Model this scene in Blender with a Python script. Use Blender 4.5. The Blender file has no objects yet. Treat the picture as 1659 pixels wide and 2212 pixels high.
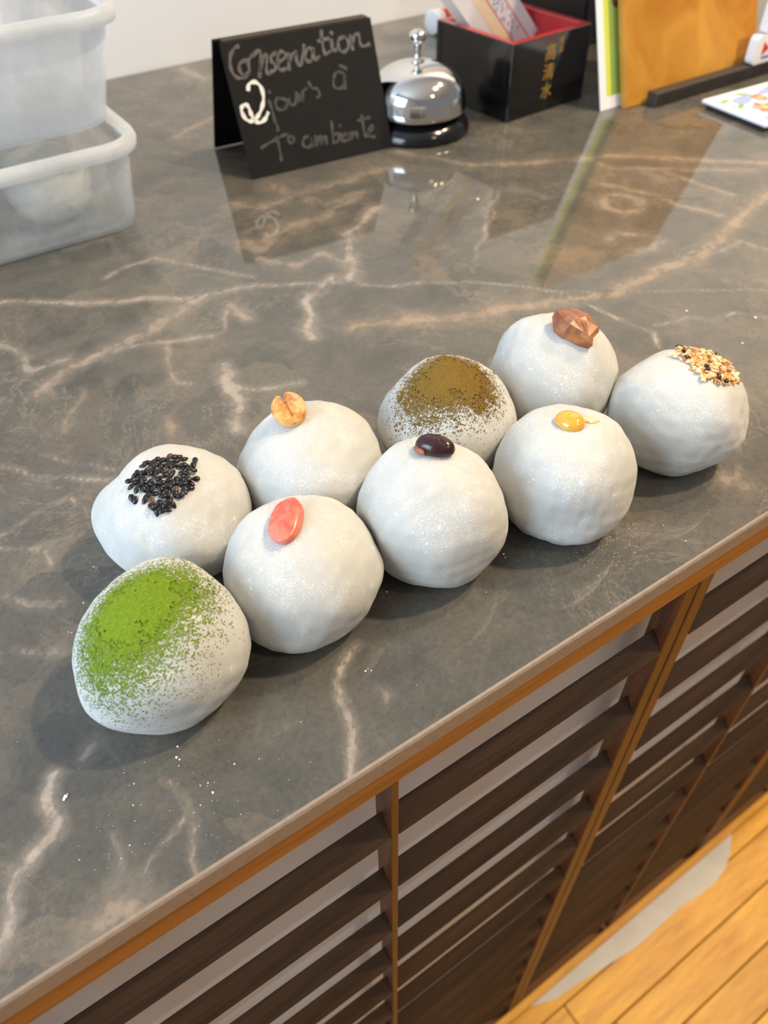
import bpy, bmesh, math, random
import numpy as np
from mathutils import Vector, Matrix
from mathutils.bvhtree import BVHTree

# ------------------------------------------------------------------ camera
scene = bpy.context.scene
COL = scene.collection
cam_data = bpy.data.cameras.new('camera')
cam = bpy.data.objects.new('camera', cam_data)
COL.objects.link(cam)
RIGHT = Vector((0.82788, -0.56080, -0.01073))
DOWN = Vector((-0.40925, -0.59086, -0.69527))
FWD = Vector((0.38357, 0.57999, -0.71867))
m = Matrix((RIGHT, -DOWN, -FWD)).transposed().to_4x4()
m.translation = Vector((0.0, -0.10513, 0.25))
cam.matrix_world = m
cam_data.sensor_fit = 'VERTICAL'
cam_data.sensor_height = 36.0
cam_data.lens = 1704.7 / 2212 * 36.0
cam_data.clip_start = 0.01
cam_data.dof.use_dof = True
cam_data.dof.focus_distance = 0.305
cam_data.dof.aperture_fstop = 11.5
scene.camera = cam

# ------------------------------------------------------------------ world, light, exposure
world = bpy.data.worlds.new('world')
scene.world = world
world.use_nodes = True
wb = world.node_tree.nodes['Background']
wb.inputs[0].default_value = (0.97, 0.98, 1.0, 1)
wb.inputs[1].default_value = 0.20

def area_light(name, loc, target, size, size_y, energy, color):
    l = bpy.data.lights.new(name, 'AREA')
    l.shape = 'RECTANGLE'; l.size = size; l.size_y = size_y
    l.energy = energy; l.color = color
    o = bpy.data.objects.new(name, l); COL.objects.link(o)
    o.location = loc
    o.rotation_euler = (Vector(target) - Vector(loc)).to_track_quat('-Z', 'Y').to_euler()
    return o

# daylight entering through the shop window in the left wall
area_light('window_daylight', (-1.62, 0.0, 0.75), (0.0, 0.0, 0.35), 1.1, 1.2, 46, (0.68, 0.84, 1.0))
DOWNLIGHT_ENERGY = 12.5

scene.view_settings.view_transform = 'Standard'
scene.view_settings.look = 'None'
scene.view_settings.gamma = 1.0
scene.view_settings.use_curve_mapping = False
scene.view_settings.exposure = 0.08

# ------------------------------------------------------------------ measured data
MOCHI = [('matcha', [0.0217, 0.0696, 0.0297, 0.0469], 2.25, 3, [(-0.979, -0.113, -0.17, 0.35, 0.03), (0.444, 0.372, 0.815, 0.35, 0.05), (0.304, -0.908, -0.287, 0.3, -0.05), (-0.428, 0.743, 0.515, 0.35, -0.03)]), ('sesame', [0.053, 0.127, 0.0299, 0.0447], 2.15, 4, [(-0.46, 0.708, 0.536, 0.17, -0.07), (0.2, 0.629, 0.751, 0.25, 0.05), (-0.843, 0.488, 0.229, 0.4, 0.06)]), ('peanut', [0.1112, 0.1189, 0.0308, 0.0469], 2.05, 5, [(0.763, 0.109, 0.638, 0.3, 0.05), (-0.333, 0.752, 0.569, 0.3, -0.02)]), ('pink', [0.0793, 0.0724, 0.0297, 0.045], 2.2, 6, [(0.836, -0.549, 0.003, 0.2, 0.07), (0.028, -0.848, -0.529, 0.3, -0.02), (-0.745, -0.369, -0.555, 0.25, 0.03)]), ('bean', [0.1367, 0.066, 0.0296, 0.0517], 2.2, 7, [(-0.428, 0.743, 0.515, 0.18, 0.02), (0.678, 0.233, 0.697, 0.35, -0.01), (-0.822, -0.264, -0.505, 0.35, -0.03)]), ('kinako', [0.1766, 0.1099, 0.0305, 0.0496], 1.95, 8, [(0.369, 0.53, 0.763, 0.35, 0.03), (-0.236, 0.747, 0.621, 0.3, -0.03)]), ('chest', [0.2364, 0.1058, 0.0293, 0.0534], 2.2, 9, [(-0.304, 0.672, 0.675, 0.3, 0.02), (-0.338, -0.688, 0.642, 0.18, -0.02)]), ('yuzu', [0.195, 0.054, 0.029, 0.0492], 2.25, 10, [(-0.931, -0.022, -0.364, 0.35, -0.05), (0.583, -0.795, -0.169, 0.3, 0.03)]), ('cocon', [0.2669, 0.0559, 0.0301, 0.0476], 2.15, 11, [(0.677, -0.733, 0.07, 0.4, 0.03), (0.871, -0.172, 0.459, 0.3, 0.03), (-0.199, 0.658, 0.726, 0.3, -0.02)])]
TOP = {'peanut': [-0.0037, 0.0056, 0.0471], 'pink': [-0.0012, 0.0035, 0.0447], 'bean': [0.0024, 0.0043, 0.052], 'yuzu': [0.0003, 0.0018, 0.0489], 'chest': [0.0013, -0.0065, 0.0531]}
TOPAX = {'peanut': [-0.0046, -0.0002, 0.0471], 'pink': [-0.0062, -0.0024, 0.0442], 'bean': [0.0049, -0.0003, 0.0518], 'yuzu': [0.0008, -0.0015, 0.0491], 'chest': [0.004, -0.0117, 0.0518]}
SESAME = [[0.0035, -0.0008, 0.0439], [-0.0086, -0.0014, 0.0441], [0.0053, -0.0013, 0.0438], [-0.0122, -0.0038, 0.0428], [-0.0104, -0.0149, 0.0399], [0.0018, 0.0016, 0.0443], [0.0017, -0.0069, 0.0434], [-0.0085, -0.016, 0.0401], [0.001, 0.0043, 0.0445], [-0.0054, -0.0102, 0.0429], [-0.008, -0.0087, 0.0428], [-0.0069, -0.0049, 0.0437], [0.0058, -0.0072, 0.0429], [-0.0005, 0.0023, 0.0446], [0.0052, -0.0091, 0.0425], [0.0037, -0.0079, 0.0431], [-0.0086, -0.0057, 0.0433], [0.0029, 0.0045, 0.0442], [0.0008, -0.0005, 0.0442], [-0.0134, -0.0, 0.0422], [-0.0101, -0.0106, 0.0419], [-0.0008, -0.0091, 0.0432], [-0.0068, -0.0148, 0.0411], [-0.0081, -0.0131, 0.0416], [0.0036, 0.0014, 0.0441], [-0.011, -0.0125, 0.0408], [-0.0035, 0.0044, 0.0444], [-0.0036, -0.0034, 0.0442], [-0.0012, -0.0064, 0.0438], [-0.0042, -0.0157, 0.0409], [-0.0029, 0.0003, 0.0445], [-0.0096, 0.0007, 0.0438], [-0.0005, -0.0139, 0.0415], [-0.007, -0.0029, 0.0441], [-0.0056, 0.0007, 0.0444], [-0.008, 0.0023, 0.044], [-0.0106, 0.003, 0.0434], [-0.0032, -0.0108, 0.0429], [0.0045, -0.0058, 0.0433], [0.0083, -0.0021, 0.0432], [-0.0113, 0.0008, 0.0431], [-0.0105, -0.0043, 0.0433], [-0.0104, -0.0026, 0.0436], [0.0026, -0.012, 0.0418], [-0.004, 0.0076, 0.0443], [-0.0072, -0.0068, 0.0433], [-0.0099, -0.0134, 0.0408], [0.0068, -0.0019, 0.0435], [-0.002, 0.0032, 0.0445], [0.0016, -0.0037, 0.0439], [0.0006, -0.0084, 0.0433], [-0.0039, -0.009, 0.0432], [0.0063, -0.0041, 0.0432], [0.0074, 0.0042, 0.0438], [-0.0002, 0.0068, 0.0444], [-0.0109, -0.0078, 0.0423], [0.0002, -0.005, 0.0439], [-0.0038, -0.0065, 0.0438], [-0.0053, -0.0082, 0.0433], [-0.0015, -0.0127, 0.0423], [-0.0023, -0.0088, 0.0433], [-0.0008, -0.003, 0.0442], [-0.0043, -0.0136, 0.042], [0.0059, 0.0017, 0.044], [-0.0052, -0.0147, 0.0414], [-0.0095, -0.0071, 0.0428], [-0.0022, 0.0062, 0.0444], [0.008, -0.0041, 0.0429], [0.002, -0.0094, 0.0429], [-0.0043, -0.0008, 0.0444], [0.0089, -0.0059, 0.0426], [0.0048, 0.0066, 0.0438], [-0.006, -0.012, 0.0424], [-0.0128, 0.0024, 0.0425], [0.0036, -0.0098, 0.0425], [-0.0007, -0.0114, 0.0426], [0.0015, -0.0131, 0.0416], [-0.0043, -0.0121, 0.0425], [0.0055, 0.0035, 0.044], [-0.0007, -0.0007, 0.0443], [-0.0087, -0.0144, 0.0408], [-0.0091, 0.0037, 0.0438], [-0.005, -0.0058, 0.0438], [-0.0066, 0.0028, 0.0442], [0.009, 0.0021, 0.0435], [-0.0086, -0.0037, 0.0438], [-0.0037, 0.0017, 0.0445], [-0.0067, -0.0164, 0.0403], [-0.0051, 0.0038, 0.0443], [-0.0059, 0.0068, 0.0443], [-0.0154, -0.0034, 0.0407], [-0.0147, -0.0057, 0.0409], [-0.012, -0.0086, 0.0418], [0.0124, 0.0, 0.0428], [0.0107, -0.0022, 0.0428], [0.0084, -0.0089, 0.0419], [0.0058, -0.0103, 0.042], [0.0048, -0.0118, 0.0415]]
COCONUT = [[0.0014, 0.0094, 0.0464], [0.0175, 0.0059, 0.0428], [0.0025, -0.004, 0.0474], [0.0132, 0.007, 0.0442], [0.0032, -0.0052, 0.0473], [0.0008, -0.0028, 0.0474], [0.0184, 0.0092, 0.0416], [-0.0015, -0.0057, 0.0473], [-0.0002, -0.0002, 0.0475], [0.0068, 0.0004, 0.0469], [0.0087, -0.0103, 0.0448], [0.0109, -0.0144, 0.0425], [0.0155, -0.0046, 0.0439], [-0.0, 0.0014, 0.0474], [0.01, -0.0053, 0.0458], [0.0018, -0.008, 0.0469], [0.0207, 0.0008, 0.0413], [0.005, 0.0084, 0.0461], [0.004, -0.0084, 0.0466], [0.006, -0.0045, 0.047], [0.0151, -0.008, 0.0434], [0.0079, -0.0005, 0.0467], [0.0225, 0.0015, 0.0401], [-0.0014, -0.0103, 0.0467], [0.0158, -0.0138, 0.0406], [0.0026, 0.0006, 0.0473], [0.0131, 0.0018, 0.0449], [0.0126, 0.0104, 0.0438], [-0.0007, -0.0067, 0.0472], [0.0029, 0.0026, 0.0472], [0.0217, 0.0032, 0.0407], [0.0005, 0.0073, 0.0468], [0.0095, 0.006, 0.0458], [0.014, -0.0117, 0.0424], [-0.0016, -0.0026, 0.0474], [0.0103, -0.0124, 0.0436], [0.0124, 0.0124, 0.0433], [0.0176, -0.0109, 0.0408], [0.0121, -0.0026, 0.0454], [0.0216, 0.0036, 0.0408], [0.0052, -0.0067, 0.0467], [0.0152, -0.0064, 0.0437], [0.0, -0.0082, 0.047], [0.0051, -0.0143, 0.0444], [0.0068, -0.0101, 0.0454], [0.0022, -0.0105, 0.0463], [0.0038, -0.013, 0.0452], [0.0005, -0.005, 0.0473], [0.006, -0.0086, 0.0461], [0.0091, -0.0019, 0.0464], [0.0071, 0.0057, 0.0463], [0.0093, 0.0029, 0.0463], [0.0008, 0.0054, 0.0472], [0.0212, 0.0048, 0.041], [0.0178, -0.0092, 0.0414], [0.0052, 0.0032, 0.0469], [0.0032, -0.0115, 0.0459], [0.0083, -0.012, 0.0444], [0.0111, -0.0088, 0.0447], [0.0203, 0.0065, 0.0413], [0.0061, 0.0022, 0.0469], [0.024, -0.002, 0.039], [0.0129, -0.0101, 0.0435], [0.0231, -0.0002, 0.0397], [0.0161, 0.0108, 0.0424], [0.0018, -0.0136, 0.0452], [0.0146, 0.001, 0.0444], [0.004, 0.0103, 0.0459], [0.0027, 0.0055, 0.047], [0.0009, 0.0033, 0.0473], [0.001, -0.0123, 0.0458], [0.0033, -0.0018, 0.0474], [0.0088, -0.0071, 0.0457], [0.0084, -0.0145, 0.0434], [0.0104, -0.0077, 0.0452], [0.0212, -0.0059, 0.0402], [-0.0001, -0.0112, 0.0464], [0.0095, 0.0125, 0.044], [0.0063, 0.0069, 0.0462], [-0.0024, -0.0081, 0.047], [0.0012, -0.0011, 0.0474], [0.0005, -0.0095, 0.0468], [0.0017, -0.0065, 0.0471], [0.0061, -0.0119, 0.0451], [0.0107, 0.0018, 0.0459], [0.0052, -0.0027, 0.0472], [0.0156, -0.0032, 0.044], [-0.0012, -0.004, 0.0474], [0.0246, -0.0028, 0.0386], [0.0152, 0.0059, 0.0437], [0.0002, 0.0099, 0.0461], [-0.003, -0.0098, 0.0467], [0.0041, 0.0044, 0.0469], [0.0038, -0.0064, 0.047], [0.0204, -0.003, 0.0411], [0.0101, 0.0145, 0.0431], [0.0143, -0.0129, 0.0418], [0.0087, -0.0045, 0.0463], [0.0118, -0.0059, 0.0452], [0.0076, -0.0133, 0.0442], [0.004, 0.0001, 0.0473], [0.0172, 0.0002, 0.0433], [0.0192, 0.008, 0.0416]]
POWDER = {'matcha': [([-0.0014, 0.0009, 0.0469], 0.0085, 0.0105, 1.0), ([-0.0126, -0.0049, 0.0449], 0.0115, 0.012, 0.55), ([0.0124, -0.001, 0.0465], 0.0115, 0.0115, 0.5), ([-0.0205, -0.0127, 0.0377], 0.013, 0.013, 0.26), ([-0.0007, -0.0179, 0.0428], 0.012, 0.012, 0.16)], 'kinako': [([-0.0014, -0.0016, 0.0503], 0.0105, 0.01, 1.0), ([-0.0157, 0.0, 0.0446], 0.01, 0.01, 0.4), ([0.0055, -0.0123, 0.0467], 0.01, 0.01, 0.55), ([-0.018, -0.0114, 0.0407], 0.012, 0.012, 0.2)]}
VEINS = [([(0.0423, 0.3724), (0.0583, 0.3637), (0.075, 0.3475), (0.0962, 0.3345), (0.1127, 0.326), (0.1317, 0.3121), (0.1455, 0.3087), (0.178, 0.2983), (0.1958, 0.2891), (0.2117, 0.2792), (0.226, 0.2752)], 0.0032, 0.35, 0.9), ([(0.226, 0.2752), (0.2274, 0.2695), (0.2426, 0.2555), (0.2608, 0.2459), (0.2839, 0.2323), (0.3007, 0.2178), (0.3176, 0.198), (0.3262, 0.1802), (0.3294, 0.1605), (0.333, 0.1424), (0.3364, 0.1274), (0.3307, 0.1141)], 0.0018, 0.2, 0.8), ([(0.3176, 0.198), (0.3313, 0.1856), (0.3567, 0.1651), (0.3748, 0.1524), (0.4255, 0.118), (0.4495, 0.103)], 0.0014, 0.3, 0.5), ([(0.1988, 0.2267), (0.214, 0.2219), (0.2377, 0.2141), (0.2589, 0.2004), (0.2825, 0.1959), (0.3043, 0.1881), (0.324, 0.178), (0.3464, 0.1698), (0.37, 0.1703), (0.3998, 0.1705), (0.4247, 0.1687), (0.4538, 0.1766), (0.5041, 0.1961), (0.536, 0.2021), (0.5782, 0.2094)], 0.0075, 0.9, 0.75), ([(0.2276, 0.2741), (0.2421, 0.2948), (0.2523, 0.3148), (0.2652, 0.3287), (0.2827, 0.3371), (0.2952, 0.3474)], 0.006, 0.35, 0.9), ([(0.2203, 0.2819), (0.2073, 0.2763), (0.1939, 0.2695), (0.1873, 0.2537), (0.1784, 0.2428), (0.1757, 0.2305)], 0.005, 0.25, 0.9), ([(0.0348, 0.2692), (0.0504, 0.2815), (0.0694, 0.2859), (0.0884, 0.2889), (0.1085, 0.2919), (0.1262, 0.2997), (0.1444, 0.3063)], 0.0065, 0.6, 0.75), ([(0.0539, 0.2806), (0.0772, 0.2836), (0.1029, 0.2787), (0.1301, 0.2636), (0.1371, 0.2661), (0.1505, 0.2851)], 0.003, 0.5, 0.6), ([(0.0301, 0.3281), (0.0382, 0.3169), (0.0368, 0.3034), (0.037, 0.2923), (0.0477, 0.2921), (0.0602, 0.2918)], 0.004, 0.3, 0.6), ([(0.1235, 0.236), (0.1198, 0.2224), (0.1175, 0.2081), (0.1132, 0.1959), (0.1053, 0.1839)], 0.0046, 0.25, 0.85), ([(0.1191, 0.2209), (0.1253, 0.2103), (0.1358, 0.2039), (0.1501, 0.1974)], 0.0028, 0.3, 0.8), ([(0.1059, 0.2728), (0.1002, 0.2533), (0.0966, 0.2371), (0.1016, 0.2322)], 0.0028, 0.6, 0.6), ([(0.0548, 0.26), (0.0437, 0.2439), (0.0364, 0.234)], 0.0026, 0.8, 0.4), ([(0.0816, 0.2143), (0.0766, 0.2004), (0.0768, 0.1919)], 0.005, 0.95, 0.6), ([(0.0022, 0.2264), (0.0104, 0.2164), (0.0139, 0.2086), (0.024, 0.2015), (0.0426, 0.1867)], 0.002, 0.15, 0.6), ([(0.0216, 0.2216), (0.0334, 0.2071), (0.0462, 0.1919)], 0.0014, 0.15, 0.4), ([(-0.0269, 0.1766), (-0.0105, 0.1801), (0.0041, 0.1834), (0.0207, 0.1871), (0.0254, 0.1735)], 0.0015, 0.5, 0.6), ([(-0.0223, 0.1798), (-0.0125, 0.1727), (-0.002, 0.1632), (0.0031, 0.1587), (0.003, 0.1522)], 0.0016, 0.4, 0.5), ([(-0.0035, 0.1652), (0.011, 0.1619), (0.0196, 0.1592), (0.0306, 0.1563)], 0.0014, 0.15, 0.4), ([(0.1523, 0.2906), (0.1527, 0.2835), (0.1562, 0.2684)], 0.0045, 0.5, 0.7), ([(-0.0262, 0.0578), (-0.0307, 0.0504), (-0.0317, 0.0421), (-0.0398, 0.0371), (-0.046, 0.0313), (-0.0518, 0.0191), (-0.0554, 0.0165), (-0.0645, 0.0117)], 0.0036, 0.12, 0.95), ([(0.087, 0.0468), (0.0819, 0.045), (0.0719, 0.0352), (0.0685, 0.0262), (0.0648, 0.0155), (0.0608, 0.006), (0.0554, -0.0009)], 0.0021, 0.3, 0.9), ([(0.0642, 0.0113), (0.0643, 0.008), (0.0611, 0.0051)], 0.0014, 0.2, 0.6), ([(0.0016, 0.0356), (0.0053, 0.032), (0.0066, 0.0249), (0.0052, 0.0179), (0.0007, 0.0068), (-0.0, 0.0009)], 0.0016, 0.45, 0.6), ([(0.0053, 0.0219), (-0.0043, 0.0176), (-0.01, 0.0141), (-0.0154, 0.0101)], 0.0012, 0.3, 0.6), ([(-0.031, 0.0049), (-0.0256, 0.0066), (-0.0217, 0.0051), (-0.0187, 0.0005)], 0.007, 0.6, 0.6), ([(0.39, 0.3677), (0.4378, 0.3377), (0.4947, 0.3163), (0.5451, 0.2693), (0.5802, 0.2356), (0.6064, 0.2137)], 0.006, 0.8, 0.65), ([(0.4748, 0.3283), (0.4772, 0.299), (0.565, 0.234)], 0.0045, 0.8, 0.5), ([(0.5057, 0.2704), (0.5139, 0.2178)], 0.004, 0.6, 0.5), ([(0.4516, 0.2812), (0.4672, 0.253), (0.4715, 0.2228), (0.4825, 0.2002)], 0.005, 0.7, 0.5), ([(0.4299, 0.2604), (0.44, 0.2659), (0.4516, 0.2614), (0.4556, 0.2475), (0.4435, 0.2383), (0.4313, 0.2418), (0.4263, 0.2523), (0.4299, 0.2604)], 0.006, 0.6, 0.55), ([(0.3944, 0.2172), (0.4063, 0.2197), (0.4184, 0.2064), (0.4236, 0.1965), (0.4086, 0.1934), (0.398, 0.1994)], 0.006, 0.5, 0.5), ([(0.3998, 0.1705), (0.427, 0.1751), (0.4342, 0.1663), (0.4636, 0.1681), (0.4677, 0.1501)], 0.004, 0.3, 0.45), ([(0.3813, 0.3161), (0.3465, 0.2817), (0.307, 0.2504)], 0.0022, 0.3, 0.5), ([(0.2788, 0.5706), (0.256, 0.5624), (0.2328, 0.5506)], 0.005, 0.7, 0.6), ([(0.3094, 0.7059), (0.3128, 0.6686)], 0.01, 0.4, 0.6), ([(0.1029, 0.3627), (0.1194, 0.3679), (0.1387, 0.3694), (0.1536, 0.348), (0.1695, 0.3254), (0.1785, 0.3114)], 0.0028, 0.35, 0.6), ([(0.2181, 0.4094), (0.2322, 0.394), (0.2606, 0.3976), (0.2906, 0.3952), (0.3254, 0.3984), (0.3482, 0.3945)], 0.01, 0.7, 0.5), ([(0.1957, 0.358), (0.1998, 0.3396), (0.2221, 0.3552), (0.2555, 0.3564), (0.2893, 0.3678)], 0.009, 0.7, 0.45), ([(0.1941, 0.3288), (0.2091, 0.3073), (0.2303, 0.3143), (0.2378, 0.2979)], 0.006, 0.5, 0.5), ([(0.2572, 0.4191), (0.2692, 0.373), (0.2988, 0.3703)], 0.012, 0.8, 0.4), ([(0.3429, 0.132), (0.3651, 0.1234), (0.3722, 0.116), (0.3912, 0.1122), (0.4002, 0.0987), (0.4213, 0.0892)], 0.0018, 0.15, 0.55), ([(0.2731, 0.0256), (0.2763, 0.0212), (0.2777, 0.0158)], 0.006, 0.6, 0.6), ([(0.2874, 0.0325), (0.2772, 0.0225)], 0.0013, 0.4, 0.5), ([(0.0838, 0.0233), (0.0843, 0.0195), (0.0813, 0.0181)], 0.0028, 0.3, 0.45), ([(-0.0156, 0.0291), (-0.0178, 0.0201), (-0.0213, 0.0141)], 0.0022, 0.1, 0.4), ([(-0.0174, 0.0589), (-0.013, 0.0621)], 0.004, 0.4, 0.45), ([(-0.0214, 0.1153), (-0.0145, 0.109), (-0.008, 0.1071)], 0.0028, 0.1, 0.45), ([(-0.0201, 0.1451), (-0.0123, 0.134), (-0.0009, 0.1289)], 0.003, 0.2, 0.4), ([(0.3633, 0.4161), (0.3848, 0.3842), (0.39, 0.3677)], 0.006, 0.6, 0.4), ([(0.2873, 0.5053), (0.3352, 0.5206)], 0.006, 0.3, 0.3)]
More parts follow.
